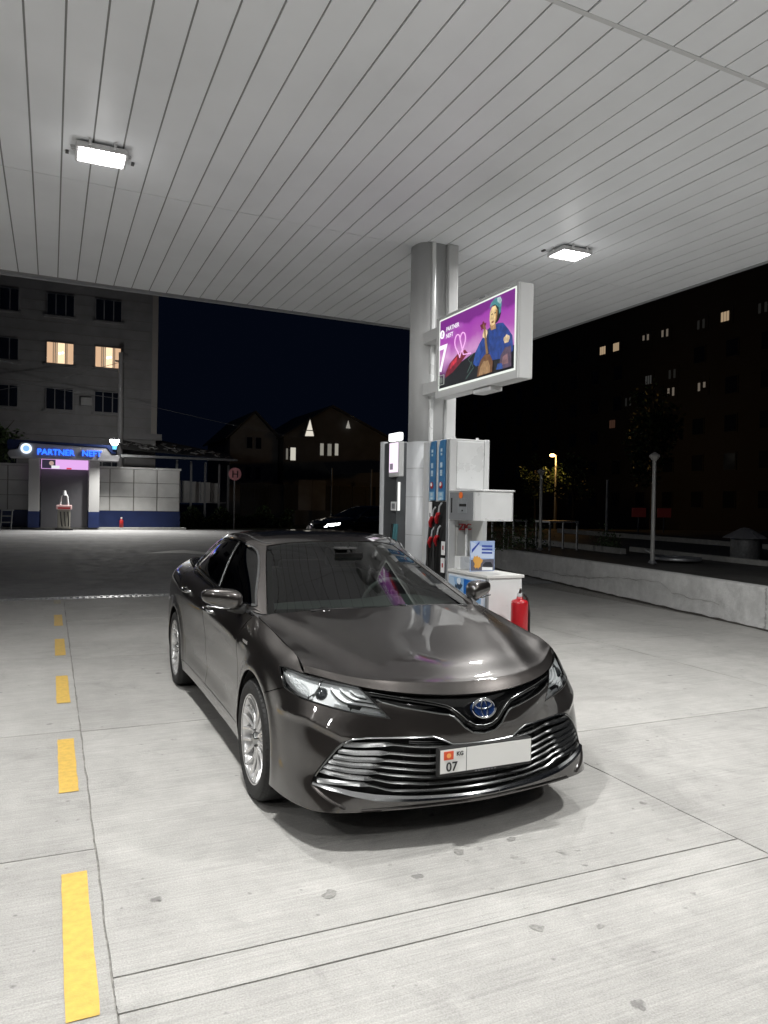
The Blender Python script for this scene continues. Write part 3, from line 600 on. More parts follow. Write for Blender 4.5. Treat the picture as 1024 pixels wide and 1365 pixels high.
# --- doors, sills, rear quarter
fd=np.concatenate([top(-.400,-1.4865,50),UZ(skirt,[(-1.4885,1.0),(-1.4905,.304)]),UZ(skirt,[(-1.4905,.304),(-.445,.304)]),UZ(skirt,[(-.445,.304),(-.445,.36),(-.433,.60),(-.413,.86),(-.402,.965)])[1:]])
fdo=both('front_door',trim(skirt,fd,step=.03),M_paint,CAR)
rdr=[(-2.46,1.03),(-2.45,.93),(-2.43,.82),(-2.385,.68),(-2.345,.52),(-2.325,.40),(-2.32,.303)]
rd=np.concatenate([top(-1.4985,-2.457,45),UZ(skirt,curve(rdr,40)),UZ(skirt,[(-2.32,.304),(-1.4995,.304)]),UZ(skirt,[(-1.4995,.304),(-1.4985,1.0)])[1:]])
rdo=both('rear_door',trim(skirt,rd,step=.03),M_paint,CAR)
ar0=math.pi-math.asin((.212-.335)/.375)
sl=np.concatenate([UZ(skirt,[(-.383,.298),(-2.446,.298)]),arch(AR,math.asin((.298-.335)/.375),math.asin((.208-.335)/.375),8)[1:],UZ(skirt,[(-2.475,.207),(-.36,.207)])[1:],arch(AF,math.pi-math.asin((.207-.335)/.382),math.pi-math.asin((.298-.335)/.382),8)[1:-1]])
both('sill_panel',trim(skirt,sl,step=.03),M_paint,CAR)
rq=np.concatenate([top(-2.464,-3.42,40)])
s_e=skirt.s1
tp=np.stack([np.linspace(topst(-2.464),s_e,70),np.full(70,T1)],1); sr=float(arch(AR,ar0,ar0,1)[0,0])
rq=np.concatenate([tp,np.stack([np.full(20,s_e),np.linspace(T1,0,20)],1)[1:],np.stack([np.linspace(s_e,sr,40),np.zeros(40)],1)[1:],arch(AR,ar0,math.asin((.302-.335)/.375),60)[1:],UZ(skirt,[(-2.452,.304),(-2.324,.304)])[1:],UZ(skirt,curve([(a-.004,b) for a,b in rdr],40))[::-1][1:-1]])
whole('rear_quarter_panel',trim(skirt,rq,step=.035),M_paint,CAR)
# --- hood
hs=np.linspace(0,hood.s1,60); hf=np.stack([hs,np.full(60,.003)],1); hb=np.stack([hs[::-1],np.full(60,hood.t1)],1); hsd=np.stack([np.full(50,hood.s1-.007),np.linspace(.003,hood.t1,50)],1)
def hood_disp(P):
    P=P.copy(); v=np.abs(P[:,1]); u=P[:,0]
    vr=.70-.33*np.clip((u+.3)/1.15,0,1)       # ridge running from the pillar to the badge
    k=np.exp(-((v-vr)/.055)**2)*np.clip((.84-u)/.2,0,1); P[:,2]+=.0065*k
    k=np.exp(-((v-vr-.13)/.07)**2)*np.clip((.75-u)/.2,0,1)*np.clip((.775-v)/.08,0,1); P[:,2]-=.006*k
    return P
hood.disp=hood_disp
ho=np.concatenate([hf,hsd[1:],hb[1:],np.stack([np.zeros(30),np.linspace(hood.t1,.003,30)],1)[1:-1]])
hd_o=whole('hood',trim(hood,ho,step=.012,lip=.016),M_paint,CAR)
for v_ in (-.40,.14):
    MB().lathe([(.0005,.016),(.03,.014),(.045,.006),(.048,0)],(v_,.255,1.004),n=14).build('wiper_pivot',M_gloss,CAR)
# --- upper body
def us(i): return float(upper.ks[i])
TU=upper.t1
glass_o=np.concatenate([np.stack([np.linspace(0,us(3)-.006,40),np.full(40,.0)],1),np.stack([np.full(30,us(3)-.006),np.linspace(0,TU-.004,30)],1)[1:],np.stack([np.linspace(us(3)-.006,0,40),np.full(40,TU-.004)],1)[1:],cl(TU-.004,0,20)[1:-1]])
whole('windshield',trim(upper,glass_o,step=.05,off=-.004,lip=0),M_ws,CAR)
gi=np.concatenate([np.stack([np.linspace(0,us(3)-.045,40),.055+0*np.linspace(0,1,40)],1),np.stack([us(3)-.045-.0*np.linspace(0,1,30),np.linspace(.055,TU-.05,30)],1)[1:],np.stack([np.linspace(us(3)-.045,0,40),np.full(40,TU-.05)],1)[1:]])
fr=np.concatenate([glass_o[:-18],gi[::-1]])
whole('windshield_border',trim(upper,fr,step=.04,off=-.009,lip=0),M_gloss,CAR)
# window opening in side view (u,z)
DLO=[(-.500,1.012),(-.62,1.062),(-.78,1.135),(-.95,1.212),(-1.12,1.285),(-1.28,1.338),(-1.45,1.362),(-1.65,1.373),(-1.9,1.371),(-2.12,1.352),(-2.33,1.312),(-2.50,1.255),(-2.66,1.185),(-2.755,1.125),(-2.775,1.098),(-2.70,1.092),(-2.4,1.078),(-2.0,1.058),(-1.6,1.038),(-1.2,1.022),(-.8,1.012)]
dl=UZ(upper,np.concatenate([curve(DLO[:15],90),curve(DLO[14:]+[DLO[0]],60)[1:]]),.03,us(3),us(10))
E_=us(10)+.01
su=np.concatenate([np.stack([np.linspace(us(3),E_,120),np.zeros(120)],1),np.stack([np.full(20,E_),np.linspace(0,TU,20)],1)[1:],np.stack([np.linspace(E_,us(3),120),np.full(120,TU)],1)[1:],np.stack([np.full(20,us(3)),np.linspace(TU,0,20)],1)[1:-1]])
both('side_frame',trim(upper,su,[dl],step=.03,lip=.02),M_paint,CAR)
cB=-1.49
ci=np.argsort(dl[:,0])
# side glass behind the opening
both('side_glass',trim(upper,dl,step=.05,off=-.012,lip=0),M_tint,CAR)
# pillar cover between the two windows
bp_=np.concatenate([UZ(upper,[(-1.435,1.03),(-1.50,1.366)],.02,us(4),us(9)),UZ(upper,[(-1.605,1.369),(-1.555,1.036)],.02,us(4),us(9))])
both('pillar_cover',trim(upper,bp_,step=.04,off=-.007,lip=0),M_gloss,CAR)
dlc=np.concatenate([dl,dl[:1]])
bar('window_trim',upper,dlc,.010,.007,M_chrome,CAR,.014)
bar('pillar_trim',upper,UZ(upper,[(-1.50,1.034),(-1.556,1.366)],.02,us(4),us(9)),.006,-.003,M_satin,CAR,.005)
# rear glass, roof, boot lid
rg=np.concatenate([np.stack([np.linspace(us(10)+.012,us(12),30),np.full(30,.0)],1),np.stack([np.full(15,us(12)),np.linspace(0,TU,15)],1)[1:],np.stack([np.linspace(us(12),us(10)+.012,30),np.full(30,TU)],1)[1:],np.stack([np.full(15,us(10)+.012),np.linspace(TU,0,15)],1)[1:-1]])
whole('rear_window',trim(upper,rg,step=.06,off=-.003,lip=0),M_tint,CAR)
ro=np.concatenate([np.stack([np.linspace(0,roof.s1,50),np.zeros(50)],1),np.stack([np.full(80,roof.s1),np.linspace(0,roof.t1,80)],1)[1:],np.stack([np.linspace(roof.s1,0,50),np.full(50,roof.t1)],1)[1:],cl(roof.t1,0,50)[1:-1]])
sr_=np.concatenate([cl(.24,.24,1),np.stack([np.linspace(.02,.40,14),np.full(14,.24)],1),np.array([(.44,.255),(.455,.29)]),np.array([(.455,.70),(.44,.735),(.40,.75)]),np.stack([np.linspace(.38,.0,14),np.full(14,.75)],1)])
rf_o=whole('roof_panel',trim(roof,ro,step=.035,lip=.008),M_paint,CAR)
whole('sunroof_glass',trim(roof,sr_,step=.04,off=.0025,lip=.003),M_gloss,CAR)
bar('roof_ditch_trim',roof,np.stack([np.full(60,roof.s1-.055),np.linspace(.03,roof.t1-.05,60)],1),.006,.0035,M_black,CAR,.004)
tk=np.concatenate([np.stack([np.linspace(0,trunk.s1,40),np.full(40,.012)],1),np.stack([np.full(20,trunk.s1),np.linspace(.012,trunk.t1,20)],1)[1:],np.stack([np.linspace(trunk.s1,0,40),np.full(40,trunk.t1)],1)[1:],cl(trunk.t1,.012,12)[1:-1]])
whole('boot_lid',trim(trunk,tk,step=.05),M_paint,CAR)
# cowl under the windshield and belt mouldings
b=MB(); n=41; vs=[]
for i in range(n):
    sx=-1+2*i/(n-1); a=hood.ev([abs(sx)*hood.s1],[hood.t1-.01])[0]; c=upper.ev([abs(sx)*us(3)],[.03])[0]
    for p,dz_ in ((a,-.02),((a+c)/2,-.026),(c,-.012)): vs.append(c2s((p[0],math.copysign(p[1],sx),p[2]+dz_)))
b.add(vs,[(3*i+j,3*i+3+j,3*i+4+j,3*i+1+j) for i in range(n-1) for j in range(2)],True); b.build('cowl',M_black,CAR)
tb=top(-.40,-2.50,70); tb[:,1]-=.006
bar('belt_moulding',skirt,tb,.012,.006,M_chrome,CAR,.02)
for sg in(1,-1):   # black corner behind the fender and the mirror sail
    MB().add([c2s((u,sg*v,z)) for u,v,z in ((-.30,.80,.955),(-.345,.735,.965),(-.50,.80,1.012),(-.52,.818,.985),(-.36,.82,.95))],[(0,1,2,3,4)]).build('sail_trim',M_black,CAR)
# --- wipers at rest on the cowl
for v0,v1 in ((.62,.02),(.02,-.50)):
    MB().tube([c2s((-.255,v0,.992)),c2s((-.26,(v0+v1)/2,1.008)),c2s((-.225,v1,1.008))],.007,6).build('wiper',M_black,CAR)
# ---------------------------------------------------------------- headlights
def hl_ring(inset):
    r=np.concatenate([hl_rear,hl_bot[1:],hl_in[1:],hl_top[1:],hl_tr[1:-1]]); c=r.mean(0)
    d=np.roll(r,-1,0)-np.roll(r,1,0); d/=np.linalg.norm(d,axis=1)[:,None]+1e-9; n=np.stack([-d[:,1],d[:,0]],1)
    ar=((r[:,0]*np.roll(r[:,1],-1)-np.roll(r[:,0],-1)*r[:,1]).sum()); n*=np.sign(ar)
    return r+n*inset
hr=hl_ring(0); hr[:,1]=np.minimum(hr[:,1],T1)
H1=both('headlight',trim(skirt,hl_ring(.004),step=.02,off=-.036,lip=0),M_refl,CAR)
both('lens',trim(skirt,hl_ring(.0035),step=.025,off=-.001,lip=0),M_lens,*H1)
for r_,nm,w_,of,mm,tk_ in ((hl_ring(.004),'seal',.0045,-.001,M_gloss,.05),):
    rr=np.concatenate([r_,r_[:2]]); rr[:,1]=np.minimum(rr[:,1],T1-.001)
    bar(nm,skirt,rr,w_,of,mm,H1,tk_)
# light guides, lower lamp strip, dark dividers
DR=[[(0.642,0.686,0.760),(0.686,0.672,0.732),(0.73,0.639,0.707),(0.786,0.553,0.692),(0.822,0.495,0.680)],[(0.673,0.65,0.762),(0.718,0.625,0.735),(0.748,0.597,0.719),(0.779,0.553,0.712),(0.800,0.519,0.705)],[(0.71,0.609,0.758),(0.747,0.583,0.735),(0.773,0.548,0.727)]]
for d in DR:
    st=P3(skirt,d,smooth=True,n=24); bar('light_guide',skirt,st,.0065,-.018,M_refl,H1,.03)
    bar('divider',skirt,st+np.array([0,-.0105]),.004,-.022,M_gloss,H1,.03)
st=P3(skirt,[(.705,.690,.688),(.76,.62,.668),(.82,.515,.648),(.845,.47,.642)],smooth=True,n=30); bar('lamp_strip',skirt,st,.009,-.016,mat('drl_lens',(.75,.77,.78),.25,.3,bump=.8,bscale=160),H1,.03)
st=P3(skirt,[(.58,.79,.70),(.60,.755,.735),(.585,.73,.788)],smooth=True,n=14); bar('divider',skirt,st,.003,-.024,M_dsat,H1,.02)
st=P3(skirt,[(.50,.802,.78),(.565,.778,.745),(.60,.782,.70)],smooth=True,n=14); bar('bezel',skirt,st,.009,-.026,M_refl,H1,.02)
RFt=[(0.367,0.856,0.795),(0.426,0.86,0.751),(0.481,0.845,0.728),(0.586,0.791,0.707),(0.577,0.784,0.727),(0.49,0.813,0.773)]
both('side_reflector',trim(skirt,P3(skirt,RFt+[RFt[0]],st=.012)[:-1],step=.015,off=-.02,lip=.02),mat('amber_clear_reflector',(.72,.74,.75),.35,.35,bump=.9,bscale=130),*H1)
for k,sg in enumerate((1,-1)):
    q=skirt.inv([(0.623,0.735,0.735)])[0]; p=skirt.ev(*q)[0]; n_=skirt.nrm(*q)[0]; dr_=np.array((.93,.30,.1)); dr_/=np.linalg.norm(dr_)
    c=p-n_*.045; a=Vector(c2s((c[0],sg*c[1],c[2]))); ax_=Vector(c2s((dr_[0],sg*dr_[1],dr_[2])))
    MB().cyl(a-ax_*.03,a+ax_*.012,.036,.033,20).build('projector_ring',M_dsat,H1[k])
    b=MB(); o=ax_.orthogonal().normalized(); o2=ax_.cross(o)
    pr2=[(.03,.0),(.027,.011),(.02,.019),(.01,.024),(.0005,.0255)]
    vs=[a+ax_*(.01+h)+(o*math.cos(t)+o2*math.sin(t))*r for t in [2*math.pi*i/20 for i in range(20)] for r,h in pr2]
    b.add(vs,[(i*5+j,((i+1)%20)*5+j,((i+1)%20)*5+j+1,i*5+j+1) for i in range(20) for j in range(4)],True).build('projector_lens',mat('projector_glass',(.03,.035,.04),.03,coat=1),H1[k])
# ---------------------------------------------------------------- upper grille, badge
gt=np.stack([np.linspace(float(skirt.inv([HL[10]])[0,0]),0,50),np.full(50,T1-.002)],1)
ug=np.concatenate([mu,cl(mu[-1,1],T1-.002,8)[1:],gt[::-1][1:],hl_in[8:][::-1][0:]])
G1=whole('upper_grille',trim(skirt,ug,step=.025,off=-.035,lip=0),M_gloss,CAR)
mo=mu.copy(); mo[:,1]+=.004
bar('grille_edge',skirt,mo,.0055,.001,M_dsat,G1,.03,join=True)
M2=[(0.775,0.528,0.740),(0.854,0.395,0.722),(0.919,0.244,0.700),(0.938,0.185,0.686),(0.944,0.164,0.675),(0.959,0.124,0.643),(0.973,0.084,0.607),(0.981,0.046,0.588),(0.983,0.0,0.582)]
m2=P3(skirt,M2,st=.015); m2[-1,0]=0
bar('grille_bar',skirt,m2,.011,-.006,M_gloss,G1,.025,tilt=.004,join=True)
m3=m2.copy(); m3[:,1]+=.012; m3=m3[m3[:,1]<T1-.004]; bar('grille_bar_edge',skirt,m3,.0022,-.001,M_dsat,G1,.008,join=True)
# emblem: an oval ring, two inner ovals
eq=skirt.inv([(.945,0,.663)])[0]; ep=skirt.ev(0,eq[1])[0]; en=skirt.nrm(0,eq[1])[0]; en[1]=0; en/=np.linalg.norm(en); et=np.cross(en,np.array([0,1.,0])); et=et*np.sign(et[2])
def epo(x,y,h): p=ep+np.array([0,1.,0])*x+et*y+en*h; return c2s(p)
def oval(cx,cy,a,b_,r,h,name,m,flat=.6):
    n=40; b=MB(); rings=[]
    for i in range(n):
        t=2*math.pi*i/n; c=np.array([cx+a*math.cos(t),cy+b_*math.sin(t)]); nn=np.array([math.cos(t)/a,math.sin(t)/b_]); nn/=np.linalg.norm(nn)
        w=r
        for k in range(6):
            an=2*math.pi*k/6; q=c+nn*w*math.cos(an); rings.append(epo(q[0],q[1],h+r*flat*math.sin(an)))
    b.add(rings,[(i*6+k,((i+1)%n)*6+k,((i+1)%n)*6+(k+1)%6,i*6+(k+1)%6) for i in range(n) for k in range(6)],True); return b.build(name,m,EM)
b=MB(); n=36
b.add([epo(.066*math.cos(2*math.pi*i/n),.047*math.sin(2*math.pi*i/n),h) for h in (-.01,.010) for i in range(n)],[(i,(i+1)%n,n+(i+1)%n,n+i) for i in range(n)]+[tuple(range(n,2*n))]); EM=b.build('emblem',M_blue,CAR)
oval(0,0,.064,.045,.0058,.013,'outer_ring',M_chrome); oval(0,.018,.045,.0195,.0042,.014,'inner_ring',M_chrome); oval(0,-.0005,.0165,.0405,.0042,.015,'inner_ring',M_chrome)
# ---------------------------------------------------------------- lower grille
lgc=np.concatenate([lg,cl(lg[-1,1],lg[0,1],10)[1:-1]])
G2=whole('lower_grille',trim(skirt,lgc,step=.03,off=-.06,lip=0),M_black,CAR)
lgo=lg.copy()
# chrome brow along the top edge, trim along the slanted side
i0=int(np.argmin(np.abs(lg-skirt.inv([LG[9]])[0]).sum(1))); i1=int(np.argmin(np.abs(lg-skirt.inv([LG[13]])[0]).sum(1)))
topc=lg[:i0+1].copy(); topc[:,1]-=.007; bar('chrome_brow',skirt,topc,.0055,.001,M_satin,G2,.03,tilt=-.003,join=True)
sidec=lg[i0:i1-1].copy(); bar('side_trim',skirt,sidec-np.array([.006,0]),.006,.0,M_dsat,G2,.03)
botc=lg[i1+2:].copy(); botc[:,1]+=.012
wb=np.interp(botc[:,0],[0,skirt.ks[3],botc[:,0].max()],[.007,.017,.009])
bar('chrome_lower_trim',skirt,botc,wb,.004,mat('bright_satin',(.62,.63,.64),.16,1.0),G2,.04,tilt=.008,join=True)
# eight louvres: thin across the middle, broad plates towards the corners
def grille_bar(k):
    zi=[.508,.466,.430,.397,.364,.329,.291][k]; zc=[.498,.455,.418,.384,.350,.314,.278][k]; zo=[.508,.474,.443,.416,.388,.360,.332][k]
    eu=[.668,.693,.715,.735,.755,.773,.785][k]
    vs=[0,.1,.2,.30,.39,.46,.53,.625,eu-.003]; zs=[zc,zc,zc+.001,zc+.004,zi,zi+.006,(zi*.45+zo*.55)+.004,zo+.002,zo+.0045*(k+1) if k<6 else zo+.008]
    c=curve(list(zip(vs,zs)),70); p=np.stack([c[:,0]*0,c[:,0],c[:,1]],1); st=skirt.inv(p,(0,1,1),0,skirt.ks[7]); st[0,0]=0
    v=c[:,0]; vb=.44+.018*k; f=np.clip((v-vb)/.055,0,1); f=f*f*(3-2*f)
    w=.0060+.0070*f; off=-.017+.010*f
    return st,w,off
for k in range(7):
    st,w,off=grille_bar(k)
    bar('louvre',skirt,st,w,off,M_louv,G2,.03,tilt=-.0045,join=True)
for k in range(2):
    st,w,off=grille_bar(0); st=st[:40].copy(); st[:,1]+=.013+.013*k; m_=st[:,0]>.13; bar('brow_slat',skirt,st[m_],.0028,-.03,M_dsat,G2,.015)
for vv in (.13,.27,.40):
    p=np.array([(0,vv,z) for z in np.linspace(.27,.50,10)]); bar('grille_stay',skirt,skirt.inv(p,(0,1,1),0,skirt.ks[7]),.003,-.045,M_black,G2,.01)
# lower lip line and corner fin
lp=np.stack([np.linspace(0,float(skirt.inv([(.86,.60,.215)])[0,0]),50),np.full(50,.012)],1); bar('lip_edge',skirt,lp,.008,.006,M_paint,G2,.02,tilt=-.003,join=True)
fn=P3(skirt,[(.735,.806,.318),(.790,.752,.270),(.842,.672,.226)],smooth=True,n=20); bar('corner_fin',skirt,fn,.009,.006,M_paint,G2,.02,tilt=.003)
# ---------------------------------------------------------------- number plate
PL=thing('x','','') if False else None
pu,pz=1.004,.442
def pp(v,z,h=0): return c2s((pu+h,v,pz+z))
b=MB(); b.box(-.265,.265,-pu-.004,-pu+.03,pz-.0675,pz+.0675); plate=b.build('number_plate',M_black,CAR,.004)
b=MB(); b.box(-.258,-.117,-pu-.0065,-pu-.003,pz-.052,pz+.060); b.build('plate_left_field',M_white,plate)
b=MB(); b.box(-.113,.258,-pu-.0065,-pu-.003,pz-.052,pz+.060); b.build('plate_right_field',M_white,plate)
b=MB(); b.box(-.240,-.188,-pu-.0085,-pu-.006,pz+.012,pz+.052); b.build('flag',M_red,plate)
b=MB(); n=14; b.add([(-.214+.012*math.cos(2*math.pi*i/n),-pu-.0095,pz+.032+.012*math.sin(2*math.pi*i/n)) for i in range(n)],[tuple(range(n))]); b.build('flag_sun',mat('flag_sun',(.9,.42,.12),.5),plate)
text_mesh('plate_country','KG',.028,M_ink,plate,(-.172,-pu-.0085,pz+.027),(1,0,0),(0,0,1),.001)
text_mesh('plate_region','07',.062,M_ink,plate,(-.228,-pu-.0085,pz-.043),(1,0,0),(0,0,1),.001)
b=MB()
for k in range(7): b.box(-.065+.018*k,-.054+.018*k,-pu-.0055,-pu-.0035,pz-.0635,pz-.0565)
b.build('frame_lettering',mat('faint_print',(.16,.16,.16),.5),plate)
# ---------------------------------------------------------------- mirrors and handles
for sg in (1,-1):
    n,mm=28,14; vs=[]
    for j in range(mm+1):
        a=-math.pi/2+math.pi*j/mm
        for i in range(n):
            t=2*math.pi*i/n; ce,se=math.cos(t),math.sin(t); sp=lambda q,e: math.copysign(abs(q)**e,q)
            x=sp(ce,.62)*sp(math.cos(a),.55); y=sp(se,.62)*sp(math.cos(a),.55); z=sp(math.sin(a),.8)
            vv=.955+.118*x; uu=-.655+.085*y*(1-.22*x)-.05*x; zz=1.052+.058*z*(1-.20*x)+.010*x
            if y<0: uu=max(uu,-.70-.06*x)
            vs.append(c2s((uu,sg*vv,zz)))
    mr=MB().add(vs,[(j*n+i,j*n+(i+1)%n,(j+1)*n+(i+1)%n,(j+1)*n+i) for j in range(mm) for i in range(n)],True).build('wing_mirror',M_paint,CAR)
    MB().add([c2s((-.712-.06*x,sg*(.955+.10*x),1.052+.043*z)) for x,z in ((-1,-.8),(-.8,-1),(.8,-1),(1,-.6),(1,.6),(.8,.9),(-.8,1),(-1,.8))],[tuple(range(8))]).build('mirror_glass',M_chrome,mr)
    MB().tube([c2s((-.62,sg*.915,1.0)),c2s((-.60,sg*.875,.982)),c2s((-.56,sg*.82,.985))],[.03,.026,.034],10).build('mirror_foot',M_black,mr)
    MB().tube([c2s((-.585,sg*.87,.9935)),c2s((-.60,sg*.96,.992)),c2s((-.64,sg*1.05,1.004))],.0055,6).build('mirror_lower_trim',M_satin,mr)
    for dd,uu,zz,vv in ((fdo,-1.30,.885,.907),(rdo,-2.22,.925,.912)):
        d_=dd[0 if sg>0 else 1]
        MB().tube([c2s((uu+.105,sg*(vv-.012),zz-.004)),c2s((uu+.085,sg*(vv+.022),zz-.003)),c2s((uu,sg*(vv+.034),zz)),c2s((uu-.085,sg*(vv+.026),zz+.004)),c2s((uu-.105,sg*(vv-.012),zz+.005))],[.010,.013,.014,.013,.010],10).build('door_handle',M_satin,d_)
    q=skirt.inv([(-.235,0,.842)],(1,0,1))[0]; p=skirt.ev(*q)[0]
    MB().box(sg*p[1]-.004,sg*p[1]+.004,.175,.285,p[2]-.010,p[2]+.010).build('fender_badge',M_chrome,CAR)
# ---------------------------------------------------------------- wheels
def wheel(cu,sg,name='wheel'):
    cx=sg*.803; cy=-cu; cz=.335; f=sg
    tw=MB(); prof=[(.238,-.106),(.256,-.114),(.288,-.119),(.315,-.112),(.330,-.095),(.3345,-.07),(.335,-.03),(.335,.03),(.3345,.07),(.330,.095),(.315,.112),(.288,.119),(.256,.114),(.238,.106)]
    tw.lathe([(r,f*h) for r,h in prof],(cx,cy,cz),'x',64); w=tw.build(name,M_rub,CAR)
    # tread grooves as raised blocks round the shoulder
    tb=MB(); nb=64
    for i in range(nb):
        a=2*math.pi*i/nb; a2=a+2*math.pi/nb*.72
        for h0,h1,r0,r1 in ((.072,.112,.334,.318),(-.112,-.072,.318,.334),(-.028,.028,.3362,.3362)):
            vs=[]
            for aa in (a,a2):
                for h,r in ((h0,r0+.003),(h1,r1+.003)): vs.append((cx+f*h,cy+r*math.cos(aa),cz+r*math.sin(aa)))
            tb.add(vs,[(0,1,3,2)])
    t_=tb.build('tread',M_rub,w); t_['kind']='stuff'
    rm=MB(); rm.lathe([(.200,f*-.09),(.226,f*-.06),(.234,f*.04),(.248,f*.098),(.2525,f*.104),(.248,f*.111),(.241,f*.108),(.229,f*.090),(.221,f*.05)],(cx,cy,cz),'x',64); rim=rm.build('rim',M_alloy,w)
    MB().lathe([(.0,f*.0),(.20,f*-.0),(.20,f*-.05),(.0,f*-.05)],(cx,cy,cz),'x',40).build('brake_disc',mat('brake_disc',(.10,.10,.10),.35,.9),w)
    MB().lathe([(.0005,f*.105),(.026,f*.104),(.031,f*.099),(.033,f*.06),(.05,f*.058)],(cx,cy,cz),'x',24).build('hub_cap',M_satin,w)
    MB().lathe([(.03,f*.075),(.062,f*.078),(.074,f*.068),(.076,f*.03)],(cx,cy,cz),'x',32).build('hub',M_alloy,w)
    for k in range(10):
        a0=2*math.pi*(k+.25)/10
        for dd in (-1,1):
            sp=MB(); vs=[]; n=9
            for i in range(n):
                t=i/(n-1); r=.055+.185*t; a=a0+dd*(.055+.125*t**1.2); h=.090+.016*t-.020*math.sin(math.pi*t)
                wd=.0085+.0025*t; tx,ty=-math.sin(a),math.cos(a)
                for o,hh in ((-wd,h-.008),(-wd*.45,h),(wd*.45,h),(wd,h-.008),(wd*.8,h-.035),(-wd*.8,h-.035)):
                    vs.append((cx+f*hh,cy+r*math.cos(a)+o*tx,cz+r*math.sin(a)+o*ty))
            sp.add(vs,[(i*6+j,i*6+6+j,i*6+6+(j+1)%6,i*6+(j+1)%6) for i in range(n-1) for j in range(6)]).build('spoke',M_alloy,w)
    return w
for cu in (0,-2.825):
    for sg in (1,-1):
        wheel(cu,sg)
        # liner of the wheel well
        A=AF if cu==0 else AR; b=MB(); n=30; vs=[]
        for i in range(n+1):
            a=math.radians(-25+230*i/n); r=A[2]+.012
            vs+=[c2s((cu+r*math.cos(a),sg*.55,A[1]+r*math.sin(a))),c2s((cu+(A[2]+.004)*math.cos(a),sg*.893,A[1]+(A[2]+.004)*math.sin(a)))]
        b.add(vs,[(2*i,2*i+1,2*i+3,2*i+2) for i in range(n)],True)
        vs=[c2s((cu+.45*math.cos(math.radians(-25+230*i/n)),sg*.551,A[1]+.45*math.sin(math.radians(-25+230*i/n)))) for i in range(n+1)]; b.add(vs,[tuple(range(n+1))]); b.build('wheel_well',M_line,CAR)
# ---------------------------------------------------------------- underbody and cabin
ub=MB(); ub.box(-.66,.66,-.74,-.40,.215,.24).box(-.54,.54,-.40,3.3,.20,.24).box(-.84,.84,.40,2.42,.20,.24).box(-.74,.74,3.2,3.72,.24,.28); ub.build('underbody',M_line,CAR)
MB().box(-.62,.62,-.75,-.15,.28,.68).build('engine_block',M_line,CAR)
MB().box(-.76,.76,.20,.27,.24,.93).build('firewall',M_line,CAR)
b=MB(); vs=[]; n=25
for i in range(n):
    x=-.72+1.44*i/(n-1); hump=.028*math.exp(-((x-.36)/.20)**2)
    for yy,zz in ((.30,.945),(.42,.975),(.55,.992+hump*.4),(.70,1.0+hump),(.80,.99+hump),(.84,.945),(.85,.70)): vs.append((x,yy-.10*(1-(x/.72)**2)*0,zz-.02*(x/.72)**4))
b.add(vs,[(7*i+j,7*i+7+j,7*i+8+j,7*i+1+j) for i in range(n-1) for j in range(6)],True).build('dashboard',mat('dashboard',(.10,.108,.104),.55,bump=.15,bscale=250),CAR)
b=MB(); c=Vector((.33,.95,.945)); ax_=Vector((0,.92,.38)).normalized(); o=Vector((1,0,0)); o2=ax_.cross(o)
b.tube([c+(o*math.cos(2*math.pi*i/36)+o2*math.sin(2*math.pi*i/36))*.185 for i in range(37)],.016,8); sw=b.build('steering_wheel',mat('wheel_leather',(.16,.165,.16),.45),CAR)
MB().cyl(c-ax_*.04,c+ax_*.03,.07,.075,18).tube([c-o*.18,c+o*.18],.018,6).tube([c,c-o2*.17],.02,6).build('steering_hub',M_int,sw)
for x in (-.37,.37):
    for y0,nm in ((1.35,'front_seat'),(2.35,'rear_seat')):
        b=MB(); w=.24 if nm=='front_seat' else .30
        b.box(x-w,x+w,y0-.02,y0+.50,.42,.58); 
        b.add([(x-w,y0+.42,.55),(x+w,y0+.42,.55),(x+w*.86,y0+.66,1.10),(x-w*.86,y0+.66,1.10),(x-w,y0+.56,.55),(x+w,y0+.56,.55),(x+w*.86,y0+.76,1.10),(x-w*.86,y0+.76,1.10)],[(0,1,2,3),(4,7,6,5),(0,4,5,1),(1,5,6,2),(2,6,7,3),(3,7,4,0)])
        s_=b.build(nm,M_seat,CAR,.04,3)
        if nm=='front_seat': MB().box(x-.12,x+.12,y0+.66,y0+.76,1.12,1.28).build('head_rest',M_seat,s_,.03,3)
MB().box(-.70,.70,2.95,3.15,.98,1.03).build('parcel_shelf',M_int,CAR); MB().box(-.74,.74,.85,3.0,.30,.34).build('cabin_floor',M_int,CAR)
MB().box(-.105,.105,.86,.885,1.262,1.315).cyl((0,.87,1.31),(0,.90,1.35),.014,n=8).build('inner_mirror',M_gloss,CAR,.008)
MB().box(-.07,.07,.88,1.0,1.335,1.352).build('sensor_pod',M_int,CAR,.01)
pw=MB(); pw.box(-.42,-.16,.385,.415,.968,.972).build('paper_slip',mat('paper',(.5,.5,.48),.7),CAR)
